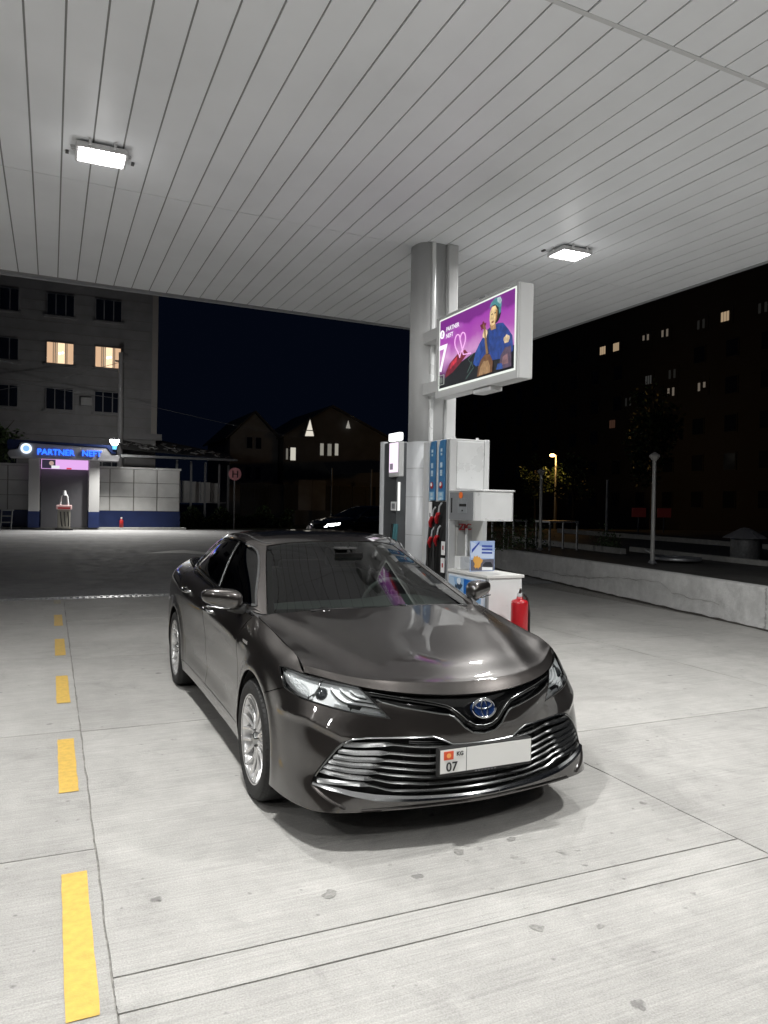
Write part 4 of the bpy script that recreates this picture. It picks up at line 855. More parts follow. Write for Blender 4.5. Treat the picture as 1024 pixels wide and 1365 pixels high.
# ---------------------------------------------------------------- pump island
M_kerb=concrete('kerb_concrete',(.42,.42,.40),None,lines=False,spots=True,wear=2)
def rrect(x0,x1,y0,y1,r,n=8):
    p=[]
    for cx,cy,a0 in ((x1-r,y1-r,0),(x0+r,y1-r,90),(x0+r,y0+r,180),(x1-r,y0+r,270)):
        p+=[(cx+r*math.cos(R_(a0+90*i/n)),cy+r*math.sin(R_(a0+90*i/n))) for i in range(n+1)]
    return p
tag(MB().prism(rrect(1.42,1.96,1.15,6.2,.12),'z',-.02,.14).build('pump_island',M_kerb,None,.02),'low concrete pump island with rounded kerb beside the car','kerb')
M_grey=mat('painted_grey_steel',(.48,.485,.485),.68,.0,var=.05,vscale=3); M_alu=mat('brushed_aluminium',(.52,.535,.55),.45,.1,var=.05,vscale=8,stretch=(1,1,.04)); M_lite=mat('light_grey_panel',(.70,.71,.71),.28,.15,var=.06,vscale=5,bump=.35,bscale=3.2); M_mid=mat('mid_grey_panel',(.24,.25,.26),.35,.2); M_bluep=mat('blue_panel',(.045,.15,.30),.35); M_dred=mat('red_plastic',(.36,.014,.018),.35); M_wht=mat('white_sticker',(.72,.72,.72),.5)
col=thing('canopy_column','tall grey rounded steel column rising beside the pump to the canopy','column',(1.7,2.95,.14))
MB().prism(rrect(1.505,1.895,2.785,3.13,.13,10),'z',2.33,CZ+.02).build('upper_shaft',M_grey,col)
for o in col.children:
    for p in o.data.polygons: p.use_smooth=abs(p.normal.z)<.5
lo_=MB().prism(rrect(1.495,1.905,2.775,3.14,.135,10),'z',.14,2.33).build('lower_cladding',M_alu,col)
for p in lo_.data.polygons: p.use_smooth=abs(p.normal.z)<.5
for zz in (.55,.95,1.35,1.75,2.05): MB().prism(rrect(1.4945,1.9055,2.7745,3.1405,.1355,10),'z',zz,zz+.003).build('cladding_seam',mat('seam',(.12,.12,.12),.6),col)
MB().box(1.62,1.66,2.755,2.79,2.33,CZ).build('cover_strip',M_lite,col,.006); MB().box(1.80,1.92,2.74,2.80,2.30,CZ).build('conduit_cover',M_grey,col,.012)
# ---------------------------------------------------------------- advertising screen
sg_=thing('advertising_screen','lit purple advertising screen with a musician, fixed beside the column','screen',(1.6,1.7,2.72))
SX=1.515; A0,A1=2.378,1.058; B0,B1=2.792,3.482
def sp(a,b,h=0): return (SX-h,A0+(A1-A0)*a,B0+(B1-B0)*b)
f=MB(); f.box(SX+.004,1.66,1.018,2.438,2.722,3.512); f.build('case',M_grey,sg_,.012,3)
b=MB()
for y0,y1,z0,z1 in ((1.02,2.436,2.724,2.772),(1.02,2.436,3.496,3.510),(1.02,1.045,2.772,3.496),(2.392,2.436,2.772,3.496)): b.box(SX-.006,SX+.006,y0,y1,z0,z1)
b.build('front_frame',M_grey,sg_)
M_edge=emis('lit_border',(.95,1,.93),.85)
for y0,y1,z0,z1 in ((A1,A0,B0,B0+.018),(A1,A0,B1-.012,B1),(A1,A1+.014,B0+.018,B1-.012),(A0-.010,A0,B0+.018,B1-.012)): MB().box(SX-.004,SX+.002,y0,y1,z0,z1).build('lit_border',M_edge,sg_)
MB().box(1.54,1.80,2.44,2.79,2.80,2.92).build('mounting_arm',M_grey,sg_,.008); MB().box(1.54,1.80,2.44,2.79,3.33,3.45).build('mounting_arm',M_grey,sg_,.008)
MB().box(1.53,1.65,1.45,1.75,2.68,2.722).build('lower_bracket',M_grey,sg_,.006); MB().box(1.56,1.66,1.62,1.72,3.512,3.55).build('top_bracket',M_mid,sg_)
def screen_mat():
    m=bpy.data.materials.new('screen_picture'); m.use_nodes=True; nt=m.node_tree; N=nt.nodes; L=nt.links; b=N['Principled BSDF']; b.inputs['Base Color'].default_value=(.01,.01,.01,1); b.inputs['Roughness'].default_value=.3
    tc=N.new('ShaderNodeTexCoord'); sx=N.new('ShaderNodeSeparateXYZ'); L.new(tc.outputs['Object'],sx.inputs[0])
    def mr(o,a,b_): r=N.new('ShaderNodeMapRange'); r.inputs[1].default_value=a; r.inputs[2].default_value=b_; L.new(o,r.inputs[0]); return r.outputs[0]
    ha=mr(sx.outputs['Y'],A0,A1); vb=mr(sx.outputs['Z'],B0,B1)
    n=N.new('ShaderNodeTexNoise'); n.inputs['Scale'].default_value=3.2; n.inputs['Detail'].default_value=4; L.new(tc.outputs['Object'],n.inputs['Vector'])
    ad=N.new('ShaderNodeMath'); ad.operation='MULTIPLY_ADD'; ad.inputs[1].default_value=.35; L.new(n.outputs['Fac'],ad.inputs[0]); L.new(vb,ad.inputs[2])
    c=N.new('ShaderNodeValToRGB'); e=c.color_ramp.elements; e[0].position=.12; e[0].color=lin('10141c'); e[1].position=1.15; e[1].color=lin('7d2a8a')
    for p,h in ((.36,'241a2c'),(.48,'9a5a9c'),(.62,'d59bd0'),(.78,'b055b4'),(.95,'a33fae')):
        k=e.new(min(p,1)); k.color=lin(h)
    L.new(ad.outputs[0],c.inputs[0]); L.new(c.outputs[0],b.inputs['Emission Color']); b.inputs['Emission Strength'].default_value=.85
    return m
scr=MB().box(SX-.001,SX+.003,A1+.012,A0-.008,B0+.016,B1-.010).build('screen',screen_mat(),sg_)
_hh=[.0015]
def flat(name,pts,colr,es=.8,kids=None):
    _hh[0]+=.0006; h=_hh[0]
    return MB().add([sp(a,b,h) for a,b in pts],[tuple(range(len(pts)))]).build(name,emis('print_'+name,colr if not isinstance(colr,str) else lin(colr)[:3],es,.38),scr)
def blob(cx,cy,rx,ry,n=20,w=0,k=0,rot=0):
    o=[]
    for i in range(n):
        t=2*math.pi*i/n; r=1+w*math.sin(k*t); x,y=rx*r*math.cos(t),ry*r*math.sin(t); o.append((cx+x*math.cos(rot)-y*math.sin(rot)*.52,cy+x*math.sin(rot)*1.9+y*math.cos(rot)))
    return o
flat('dark_foreground',[(.01,.03),(.99,.03),(.99,.30),(.80,.34),(.62,.40),(.45,.36),(.30,.30),(.16,.20),(.01,.06)],'14181e',.8)
flat('red_shape',[(.10,.16),(.20,.20),(.32,.30),(.42,.40),(.38,.46),(.27,.43),(.16,.34),(.11,.24)],'7e2236',.8)
flat('red_shape',[(.17,.26),(.26,.33),(.27,.40),(.19,.35)],'c43044',.9)
hp=[(.29+.075*x,.565+.17*y) for x,y in [(math.sin(t)**3,(13*math.cos(t)-5*math.cos(2*t)-2*math.cos(3*t)-math.cos(4*t))/15) for t in np.linspace(0,2*math.pi,40)]]
_hh[0]+=.001; MB().tube([sp(a+.02,b,_hh[0]) for a,b in hp]+[sp(.36,.40,_hh[0]),sp(.46,.385,_hh[0])],.006,5).build('heart_outline',emis('neon_pink',lin('f3b4ee')[:3],.95),scr)
_hh[0]+=.001
for pth in ([(.42,.14),(.47,.24),(.43,.31),(.50,.37)],[(.40,.06),(.50,.18),(.47,.27)]): MB().tube([sp(a,b,_hh[0]) for a,b in pth],.003,4).build('line_ornament',emis('ornament',lin('4e6a62')[:3],.7),scr)
flat('jacket',[(.50,.22),(.53,.36),(.57,.46),(.61,.52),(.66,.60),(.72,.63),(.80,.64),(.86,.62),(.92,.52),(.97,.42),(.98,.24),(.90,.18),(.74,.20),(.60,.16)],'1f4088',.85)
flat('jacket_fold',[(.66,.60),(.70,.62),(.69,.40),(.71,.24),(.67,.24),(.655,.42)],'16305f',.8)
flat('sleeve',[(.50,.24),(.53,.38),(.58,.47),(.60,.36),(.58,.24),(.54,.18)],'27509e',.85)
flat('neck',[(.70,.66),(.77,.68),(.78,.58),(.72,.58)],'b08a62',.8)
flat('hair',blob(.775,.775,.062,.13),'1b1c1c',.7)
flat('face',[(.70,.72),(.705,.82),(.73,.87),(.77,.87),(.795,.80),(.79,.70),(.765,.645),(.73,.63),(.71,.66)],'e3c48e',.95)
flat('face_shadow',[(.765,.645),(.79,.70),(.795,.80),(.78,.82),(.775,.72)],'a8793f',.8)
flat('mouth',[(.725,.685),(.755,.690),(.750,.665),(.730,.665)],'7a3526',.8); flat('eye',[(.722,.782),(.742,.784),(.742,.770),(.722,.768)],'3a2a20',.7); flat('eye',[(.762,.784),(.782,.785),(.782,.771),(.762,.770)],'3a2a20',.7)
flat('hat',[(.70,.86),(.72,.92),(.77,.965),(.82,.95),(.845,.87),(.84,.76),(.82,.74),(.81,.83),(.77,.885),(.73,.885)],'4d9096',.85); flat('hat_tip',[(.79,.95),(.83,.955),(.85,.90),(.83,.86),(.80,.90)],'a9c4c6',.9)
_hh[0]+=.001; MB().tube([sp(.685,.30,_hh[0]),sp(.665,.45,_hh[0]),sp(.655,.60,_hh[0]),sp(.64,.68,_hh[0])],[.012,.010,.009,.012],6).build('instrument_neck',emis('print_wood',lin('8a6a44')[:3],.8),scr)
flat('instrument_body',[(.56,.04),(.575,.16),(.61,.25),(.66,.30),(.72,.28),(.755,.18),(.75,.05)],'6e4a30',.85); flat('instrument_body_front',[(.585,.05),(.60,.15),(.64,.215),(.70,.21),(.725,.13),(.72,.05)],'a2805a',.85)
flat('hand',blob(.655,.56,.03,.06,12,.12,4),'dcc398',.95); flat('hand',blob(.915,.40,.035,.05,12,.12,5),'d9c09a',.95)
flat('pattern_cloth',[(.83,.05),(.85,.22),(.90,.30),(.97,.30),(.975,.05)],'5a4a5e',.8); flat('pattern_patch',[(.86,.10),(.88,.2),(.93,.22),(.94,.1)],'8c6a70',.8); flat('pattern_patch',[(.80,.06),(.82,.13),(.87,.12),(.88,.05)],'274b90',.85)
flat('flower',blob(.635,.67,.035,.05,14,.3,5),'7a2440',.8)
_hh[0]+=.001; MW=emis('print_white',(.93,.9,.96),1.0)
text_mesh('brand_line','PARTNER',.058,MW,scr,sp(.125,.795,_hh[0]),(0,-1,0),(0,0,1),.0005); text_mesh('brand_line','NEFT',.058,MW,scr,sp(.125,.70,_hh[0]),(0,-1,0),(0,0,1),.0005); text_mesh('big_seven','7',.36,MW,scr,sp(.010,.26,_hh[0]),(0,-1,0),(0,0,1),.0005)
ring=[sp(.065+.024*math.cos(t),.775+.05*math.sin(t),_hh[0]) for t in np.linspace(0,2*math.pi,25)]; MB().tube(ring,.008,5).build('round_logo',MW,scr); flat('logo_mark',blob(.065,.775,.010,.022),'e8e0ee',.95)
_hh[0]+=.001; bx_=[sp(a,b,_hh[0]) for a,b in ((.02,.07),(.105,.07),(.105,.20),(.02,.20),(.02,.07))]; MB().tube(bx_,.004,5).build('badge_outline',emis('print_grey',lin('aab0a8')[:3],.8),scr); flat('badge_mark',[(.035,.09),(.085,.09),(.085,.16),(.06,.18),(.035,.16)],'6d736e',.8)
# ---------------------------------------------------------------- fuel dispenser
pm=thing('fuel_dispenser','tall grey fuel dispenser with two blue grade panels and red nozzles','fuel pump',(1.74,2.43,.14))
X0,X1,Y0,Y1=1.522,1.955,2.145,2.70
MB().box(X0,X1,Y0,Y1,.14,2.312).build('cabinet',M_grey,pm,.008)
MB().box(X0+.075,X1-.055,Y0-.010,Y0+.001,1.83,2.29).build('end_panel',M_lite,pm,.004); MB().box(X1-.05,X1+.004,Y0-.014,Y0+.004,1.80,2.315).build('corner_trim',M_lite,pm,.006); MB().box(X0-.004,X0+.07,Y0-.014,Y0+.004,.14,2.315).build('corner_trim',M_grey,pm,.006)
for z_ in (2.305,): 
    for x_ in (1.60,1.86): MB().cyl((x_,Y0+.06,2.31),(x_,Y0+.06,2.335),.014,n=10).build('lifting_bolt',M_lite,pm)
MB().box(X0+.072,X1-.055,Y0-.008,Y0+.001,.9,1.78).build('lower_end_panel',mat('warm_grey_panel',(.50,.50,.48),.4),pm,.004); MB().box(X0+.105,X0+.112,Y0-.0095,Y0-.006,.9,1.52).build('panel_groove',M_mid,pm)
for k,(ya,yb) in enumerate(((2.40,2.515),(2.205,2.330))):
    pl_=MB().prism([(ya+.0,1.715),(yb,1.715),(yb,2.24),(yb-.025,2.30),(ya,2.305)],'x',X0-.022,X0-.002).build('grade_panel',M_bluep,pm,.006)
    ym=(ya+yb)/2
    MB().box(X0-.0245,X0-.0215,ya+.012,yb-.012,1.716,1.80).build('pale_end',mat('pale_blue',(.22,.40,.55),.4),pl_)
    b=MB(); n=18; b.add([(X0-.0255,ym+.034*math.cos(2*math.pi*i/n),1.865+.034*math.sin(2*math.pi*i/n)) for i in range(n)],[tuple(range(n))]); b.build('red_badge',M_dred,pl_)
    b=MB(); b.add([(X0-.027,ym+.020*math.cos(2*math.pi*i/n)+.006,1.872+.020*math.sin(2*math.pi*i/n)) for i in range(n)],[tuple(range(n))]); b.build('badge_centre',M_wht,pl_)
    b=MB()
    for zz,hh,ww in ((2.205,.03,.016),(2.165,.022,.012),(2.06,.05,.018),(1.995,.035,.020),(1.965,.02,.018),(1.775,.03,.02),(1.735,.02,.022)): b.box(X0-.0258,X0-.0225,ym-ww,ym+ww,zz-hh/2,zz+hh/2)
    b.build('faded_marking',mat('pale_print',(.42,.52,.60),.5),pl_)
MB().box(X0-.006,X0-.001,2.17,2.53,.62,1.705).build('nozzle_bay',M_dark,pm)
MB().box(X0-.020,X0-.002,2.535,2.60,.3,2.30).build('bay_edge',M_alu,pm,.004); MB().box(X0-.016,X0-.002,2.148,2.17,.3,2.30).build('bay_edge',M_mid,pm,.003)
for ya,za,zb in ((2.465,1.50,1.70),(2.185,1.19,1.32),(2.19,1.02,1.16)): 
    t_=MB().box(X0-.034,X0-.03,ya-.035,ya+.035,za,zb).build('tag',M_wht,pm); b=MB(); b.box(X0-.0355,X0-.0335,ya-.012,ya+.012,za+.05,za+.09).build('tag_mark',M_dred if za<1.4 else M_mid,t_)
for k,(yc,zc) in enumerate(((2.425,1.50),(2.30,1.54),(2.44,1.30),(2.32,1.32))):
    nz=MB().tube([(X0-.035,yc+.02,zc-.05),(X0-.05,yc,zc),(X0-.05,yc-.035,zc+.045),(X0-.045,yc-.055,zc+.05)],[.016,.022,.020,.010],8).build('nozzle',M_dred,pm)
    MB().tube([(X0-.045,yc-.03,zc+.04),(X0-.05,yc-.06,zc+.12),(X0-.04,yc-.085,zc+.15)],.009,6).build('spout',M_alu,nz)
    MB().tube([(X0-.04,yc+.02,zc-.05),(X0-.06,yc+.03,zc-.25),(X0-.055,yc+.02,zc-.65),(X0-.05,yc-.01,zc-.95)],.014,8).build('hose',M_black,nz)
pay=MB().prism([(X0-.002,1.66),(X0+.03,1.61),(1.875,1.60),(1.915,1.64),(1.915,2.135),(X0-.002,2.135)],'z',1.532,1.80).build('payment_box',M_lite,pm,.006)
MB().prism([(X0-.012,1.645),(X0+.026,1.596),(1.882,1.585),(1.928,1.634),(1.928,2.135),(X0-.012,2.135)],'z',1.80,1.815).build('payment_box_lid',M_lite,pm,.004)
MB().box(X0-.008,X0-.001,1.69,2.12,1.536,1.792).build('payment_face',M_mid,pm)
MB().box(X0-.011,X0-.007,2.065,2.085,1.60,1.74).build('card_slot',M_dark,pm); MB().box(X0-.011,X0-.007,1.80,1.93,1.66,1.685).build('keypad_slot',M_dark,pm); MB().box(X0-.011,X0-.007,1.86,1.885,1.615,1.63).build('lock',M_dark,pm); MB().box(X0-.0105,X0-.007,1.79,1.95,1.60,1.74).build('reader_plate',mat('reader_plate',(.34,.36,.38),.3,.4),pm)
b=MB(); n=18; b.add([(X0-.0125,1.90+.036*math.cos(2*math.pi*i/n),1.765+.032*math.sin(2*math.pi*i/n)) for i in range(n)],[tuple(range(n))]); b.build('orange_sticker',mat('orange',(.75,.16,.03),.5),pm)
# lower cabinet with poster front
cb=thing('counter_cabinet','waist high white metal counter with blue poster front beside the dispenser','cabinet',(1.7,1.78,.14))
MB().box(1.525,1.885,1.435,2.13,.14,1.035).build('body',M_lite,cb,.006); MB().box(1.512,1.90,1.42,2.135,1.035,1.062).build('counter_top',mat('counter_top',(.62,.62,.60),.35),cb,.004); MB().box(1.515,1.535,1.425,1.455,.14,1.035).build('corner_post',M_mid,cb,.003)
ps=MB().box(1.519,1.524,1.47,2.12,.25,1.015).build('poster',mat('poster_pale',(.60,.68,.78),.4),cb)
def pflat(name,pts,c,h,par,x=None):
    return MB().add([(1.519-h,y,z) for y,z in pts],[tuple(range(len(pts)))]).build(name,mat('print_'+name,lin(c)[:3],.4),par)
pflat('poster_sky',[(1.50,1.0),(2.10,1.0),(2.10,.62),(1.50,.62)],'8fb2d6',.001,ps); pflat('poster_blue_block',[(1.56,.985),(1.83,.995),(1.83,.86),(1.56,.83)],'1f66b8',.0016,ps)
for k in range(9):
    r=random.Random(k); cy,cz=1.88+r.uniform(0,.18),.65+r.uniform(0,.33); pflat('poster_splash',[(cy+.06*r.uniform(.5,1)*math.cos(t),cz+.05*r.uniform(.5,1)*math.sin(t)) for t in np.linspace(0,2*math.pi,9)[:-1]],('dfe9f2','3a4c60','b4cbe0','56748f')[k%4],.002+.0004*k,ps)
pflat('poster_strip',[(1.475,1.01),(1.52,1.01),(1.52,.26),(1.475,.26)],'d8dce8',.006,ps)
# small sign on the counter
cs=thing('counter_sign','small blue printed sign standing on the counter','sign',(1.70,1.80,1.062),)
bd=MB().box(1.565,1.825,1.80,1.808,1.064,1.345).build('board',mat('sign_blue',(.30,.40,.62),.4),cs)
def sflat(name,pts,c,h): return MB().add([(1.565+.26*a,1.80-h,1.064+.281*b_) for a,b_ in pts],[tuple(range(len(pts)))]).build(name,mat('print_'+name,lin(c)[:3],.45),bd)
sflat('sign_cloud',[(.02,.45),(.98,.42),(.98,.62),(.02,.98)],'b9c6dd',.001); sflat('sign_ground',[(.02,.02),(.98,.02),(.98,.40),(.02,.38)],'5b5a66',.0012); sflat('sign_gold',[(.28+.17*(1+.25*math.sin(3*t+1)+.15*math.sin(7*t))*math.cos(t),.30+.24*(1+.2*math.sin(2*t+2)+.12*math.sin(9*t))*math.sin(t)) for t in np.linspace(0,2*math.pi,41)[:-1]],'d09a4a',.002); sflat('sign_car',[(.52,.12),(.92,.12),(.92,.20),(.84,.30),(.62,.30),(.52,.22)],'23242c',.0024); sflat('sign_panel',[(.48,.03),(.92,.03),(.92,.12),(.48,.14)],'e4e6ea',.003)
for k in range(3): sflat('sign_line',[(.46,.86-.11*k),(.90,.85-.11*k),(.90,.79-.11*k),(.46,.80-.11*k)],'31489a',.002)
sflat('sign_stroke',[(.05,.60),(.36,.92),(.36,.98),(.05,.72)],'2c449c',.0022)
# oil rack with red header
zr=thing('oil_rack','narrow clear oil rack with a red ZIC header on the dispenser end','rack',(1.68,2.08,1.062))
MB().box(1.585,1.765,2.02,2.13,1.064,1.185).build('base_box',M_lite,zr,.004); MB().box(1.60,1.765,2.11,2.128,1.18,1.46).build('back_plate',mat('rack_back',(.36,.36,.35),.4),zr); MB().cyl((1.688,2.085,1.185),(1.688,2.085,1.45),.014,n=12).build('rod',M_lite,zr)
text_mesh('header','ZIC',.085,M_dred,zr,(1.612,2.10,1.435),(1,0,0),(0,0,1),.006)
# extinguisher
ex=thing('fire_extinguisher','red fire extinguisher with black valve standing by the counter','extinguisher',(1.735,1.25,.14))
MB().lathe([(.0005,.14),(.068,.14),(.073,.155),(.074,.20),(.074,.835),(.071,.852),(.060,.864),(.030,.872),(.024,.895)],(1.735,1.25,0),'z',32).build('cylinder',mat('red_enamel',(.36,.010,.016),.28,coat=.6),ex)
MB().cyl((1.735,1.25,.895),(1.735,1.25,.925),.022,n=14).build('valve',M_alu,ex); MB().tube([(1.735,1.25,.92),(1.72,1.22,.945),(1.70,1.19,.965)],[.012,.011,.009],6).build('lever',M_black,ex); MB().tube([(1.735,1.25,.915),(1.77,1.24,.92),(1.80,1.235,.88),(1.826,1.235,.75),(1.825,1.235,.45)],.011,8).build('hose',M_black,ex)
# ---------------------------------------------------------------- second dispenser behind the column
p2=thing('fuel_dispenser','second fuel dispenser behind the column, with lit top boxes','fuel pump',(1.8,3.75,.14))
MB().box(1.60,2.0,3.50,3.86,.14,2.38).build('cabinet',mat('dark_cabinet',(.09,.095,.10),.4,.3),p2,.006); MB().cyl((1.615,3.89,.14),(1.615,3.89,2.40),.045,n=20).build('corner_post',M_alu,p2)
for ya,yb in ((3.56,3.66),(3.38,3.545)): MB().box(1.56,1.62,ya,yb,2.385,2.475).build('lit_box',emis('lit_white',(1,1,1),1.6),p2,.012)
bx2=MB().box(1.555,1.62,3.36,3.62,1.98,2.37).build('side_display',M_grey,p2,.006); MB().box(1.551,1.556,3.375,3.605,2.03,2.36).build('display_face',mat('display_pink',(.2,.2,.2),.3,emit=(.9,.72,.9),es=1.1,var=.0),bx2); MB().box(1.549,1.552,3.50,3.58,2.06,2.13).build('display_mark',emis('dim_mark',(.35,.3,.38),.5),bx2)
tg=MB().box(1.56,1.565,3.42,3.56,1.60,1.70).build('notice',M_wht,p2); MB().box(1.557,1.561,3.45,3.53,1.62,1.68).build('notice_print',M_mid,tg)
MB().box(1.58,1.60,3.40,3.425,1.60,1.92).build('light_tube',emis('tube_white',(1,1,.97),.9),p2)
for k in range(3): MB().tube([(1.585,3.44+.06*k,1.45),(1.57,3.45+.06*k,1.2),(1.575,3.46+.06*k,.8)],.016,8).build('hose',mat('teal_hose',(.04,.14,.16),.5) if k<2 else M_black,p2)
# ---------------------------------------------------------------- far kiosk wall on the left
M_tile=mat('wall_tile',(.52,.52,.51),.45,var=.12,vscale=1.5); M_navy=mat('navy_paint',(.006,.018,.085),.5,var=.2,vscale=2); M_blk=mat('night_dark',(.02,.02,.022),.8)
kw=thing('tiled_wall','long grey tiled wall with blue base behind the filling point','wall',(0,41,0))
MB().box(-14,5.0,41.0,41.3,-.05,3.45).build('core',M_joint,kw); MB().box(-14,5.02,40.965,41.0,-.05,1.03).build('blue_base',M_navy,kw); MB().box(-14,5.06,40.93,41.34,3.45,3.56).build('coping',M_tile,kw)
x=5.0
while x>-10:
    for z0,z1 in ((1.05,1.83),(1.86,2.64),(2.67,3.43)): MB().box(x-1.27,x-.03,40.955,41.0,z0,z1).build('wall_tile',M_tile,kw,.01,1)
    x-=1.30
tag(MB().box(-14,5.3,40.35,40.95,-.05,.10).build('wall_kerb',M_kerb),'pale kerb along the foot of the tiled wall','kerb')
kp=thing('filling_portal','small white portal with blue lettering in front of the tiled wall','portal',(-1.3,40.2,0))
for xa in (-3.07,-.06): MB().box(xa,xa+.55,39.9,40.3,.10,3.8).build('portal_post',mat('portal_white',(.42,.42,.42),.5),kp,.02); MB().box(xa-.004,xa+.554,39.896,40.304,.10,.98).build('post_base',M_navy,kp)
MB().prism([(-4.07,4.0),(-3.95,3.80),(1.45,3.80),(1.50,3.98),(1.50,4.12),(1.05,4.18),(.80,4.52),(-3.45,4.62),(-3.6,4.25),(-4.0,4.2)],'y',39.6,40.6).build('portal_beam',mat('portal_beam',(.36,.36,.38),.45),kp,.02)
MB().prism([(-4.1,4.62),(-4.05,4.24),(-3.66,4.28),(-3.5,4.64),(.82,4.54),(1.08,4.22),(1.30,4.22),(1.15,4.66),(-4.0,4.76)],'y',39.56,40.64).build('beam_cap',M_navy,kp)
LB=emis('blue_lettering',(.02,.12,1),2.6)
text_mesh('lettering','PARTNER',.43,LB,kp,(-2.66,39.57,4.02),(1,0,0),(-.0,0,1),.03); text_mesh('lettering','NEFT',.43,LB,kp,(-.45,39.57,4.03),(1,0,0),(0,0,1),.03)
MB().cyl((-3.18,39.60,4.30),(-3.18,39.50,4.30),.27,n=28).build('round_logo',emis('logo_white',(.75,.85,1),1.3),kp); MB().cyl((-3.18,39.50,4.30),(-3.18,39.49,4.30),.16,n=24).build('logo_mark',emis('logo_blue',(.25,.5,1),1.0),kp)
bn=MB().box(-2.45,-.1,39.85,39.95,3.28,3.79).build('lit_banner',emis('banner_pink',(.78,.42,.86),.9),kp)
MB().box(-2.42,-1.75,39.84,39.85,3.30,3.77).build('banner_dark_figure',emis('banner_dark',(.05,.04,.08),.5),bn); MB().cyl((-1.95,39.845,3.58),(-1.95,39.835,3.58),.12,n=14).build('banner_face',emis('banner_skin',(.6,.42,.36),.7),bn); MB().box(-1.95,-1.55,39.835,39.842,3.30,3.46).build('banner_white',emis('banner_white',(.9,.9,.95),.8),bn); MB().box(-1.2,-.95,39.835,39.842,3.28,3.36).build('banner_red',emis('banner_red',(.8,.05,.1),.8),bn)
MB().box(-2.45,-.1,40.25,40.3,.1,3.28).build('rear_panel',mat('portal_rear',(.10,.10,.11),.6),kp)
# flood lamp on the portal
fl=thing('portal_lamp','bright white lamp on the right end of the portal beam','lamp',(1.22,39.6,4.6))
MB().cyl((1.22,39.6,4.72),(1.22,39.6,4.98),.16,.27,14).build('lamp_glass',emis('lamp_white',(1,1,.97),30),fl); MB().cyl((1.22,39.6,4.45),(1.22,39.6,4.70),.12,.14,12).build('lamp_base',mat('lamp_blue',(.1,.4,.7),.4,emit=(.15,.5,.9),es=.7),fl)
ld=bpy.data.lights.new('portal_bulb','SPOT'); ld.energy=2800; ld.color=(1,.98,.93); ld.shadow_soft_size=.15; ld.spot_size=R_(140); ld.spot_blend=.8; lo=bpy.data.objects.new('bulb',ld); COL.objects.link(lo); lo.location=(1.15,38.7,4.9); lo.rotation_euler=(R_(-28),0,0); setp(lo,fl)
ld=bpy.data.lights.new('portal_glow','POINT'); ld.energy=200; ld.color=(1,.98,.93); ld.shadow_soft_size=.2; lo=bpy.data.objects.new('bulb',ld); COL.objects.link(lo); lo.location=(1.22,39.2,5.3); setp(lo,fl)
gd=thing('gas_dispenser','small grey dispenser post with a red and white band in the portal','fuel pump',(-1.3,39.3,0))
MB().box(-1.62,-1.0,39.1,39.5,.05,1.1).build('cabinet',mat('gas_cabinet',(.30,.29,.25),.5,.2),gd,.03); MB().box(-1.70,-.92,39.05,39.55,1.1,1.34).build('band',mat('band',(.65,.45,.45),.4),gd,.03); MB().box(-1.62,-1.0,39.04,39.05,1.13,1.22).build('band_print',M_dred,gd); MB().tube([(-1.5,39.3,1.34),(-1.45,39.3,1.8),(-1.3,39.3,2.05),(-1.15,39.3,1.8),(-1.1,39.3,1.34)],.05,8).build('hose_loop',M_alu,gd); MB().cyl((-1.3,39.3,1.85),(-1.3,39.3,2.12),.13,.08,10).build('head',M_alu,gd); MB().box(-1.75,-.85,39.0,39.6,.0,.08).build('plinth',M_blk,gd)
for k in range(3): MB().tube([(-1.48+.18*k,39.06,.98),(-1.44+.18*k,39.02,.5),(-1.40+.16*k,39.05,.2)],.03,6).build('hose',M_black,gd)
e2=thing('fire_extinguisher','tiny red extinguisher at the foot of the far blue wall base','extinguisher',(1.72,40.6,.1)); MB().lathe([(.0005,.1),(.11,.1),(.11,.48),(.05,.55),(.03,.62)],(1.72,40.6,0),'z',14).build('cylinder',mat('red_far',(.4,.02,.02),.4),e2); MB().cyl((1.72,40.6,.6),(1.72,40.6,.68),.05,n=8).build('valve',M_wht,e2)
st_=thing('trestle_stool','dark slatted stool standing before the wall at the left edge','stool',(-4.0,40.0,0)); MB().box(-4.35,-3.75,39.9,40.2,.98,1.05).build('seat',M_mid,st_)
for xa in (-4.32,-3.82): MB().tube([(xa,40,1.0),(xa-.06,39.95,.0)],.035,6).build('leg',M_mid,st_)
for z_ in (.35,.68): MB().box(-4.36,-3.8,39.95,40.0,z_,z_+.05).build('rung',M_mid,st_)
# ---------------------------------------------------------------- apartment block on the left
ab=thing('apartment_building','dark grey apartment block with two warm lit windows, left background','building',(-6,48,0))
M_brk=mat('block_facade',(.24,.24,.245),.85,var=.14,vscale=1.2,bump=.3,bscale=8); M_pane=mat('dark_pane',(.012,.016,.028),.12); M_frm=mat('window_frame',(.26,.26,.27),.6)
MB().box(-26,4.2,46.0,60,-.1,21).build('wall',M_brk,ab); MB().box(-26,4.55,45.7,46.0,5.55,5.95).build('cornice',M_brk,ab); MB().box(3.9,4.25,45.93,46.0,5.95,21).build('corner_strip',mat('corner_strip',(.36,.34,.32),.8),ab)
for z_ in np.arange(6.3,20,.62): MB().box(-26,3.9,45.985,46.0,z_,z_+.03).build('brick_course',mat('course',(.21,.20,.195),.9) if z_<6.4 else bpy.data.materials['course'],ab)
WARM=emis('warm_room',(1,.72,.46),1.15); WARM2=emis('warm_curtain',(.85,.55,.34),.75); BULB=emis('room_bulb',(1,.95,.85),5)
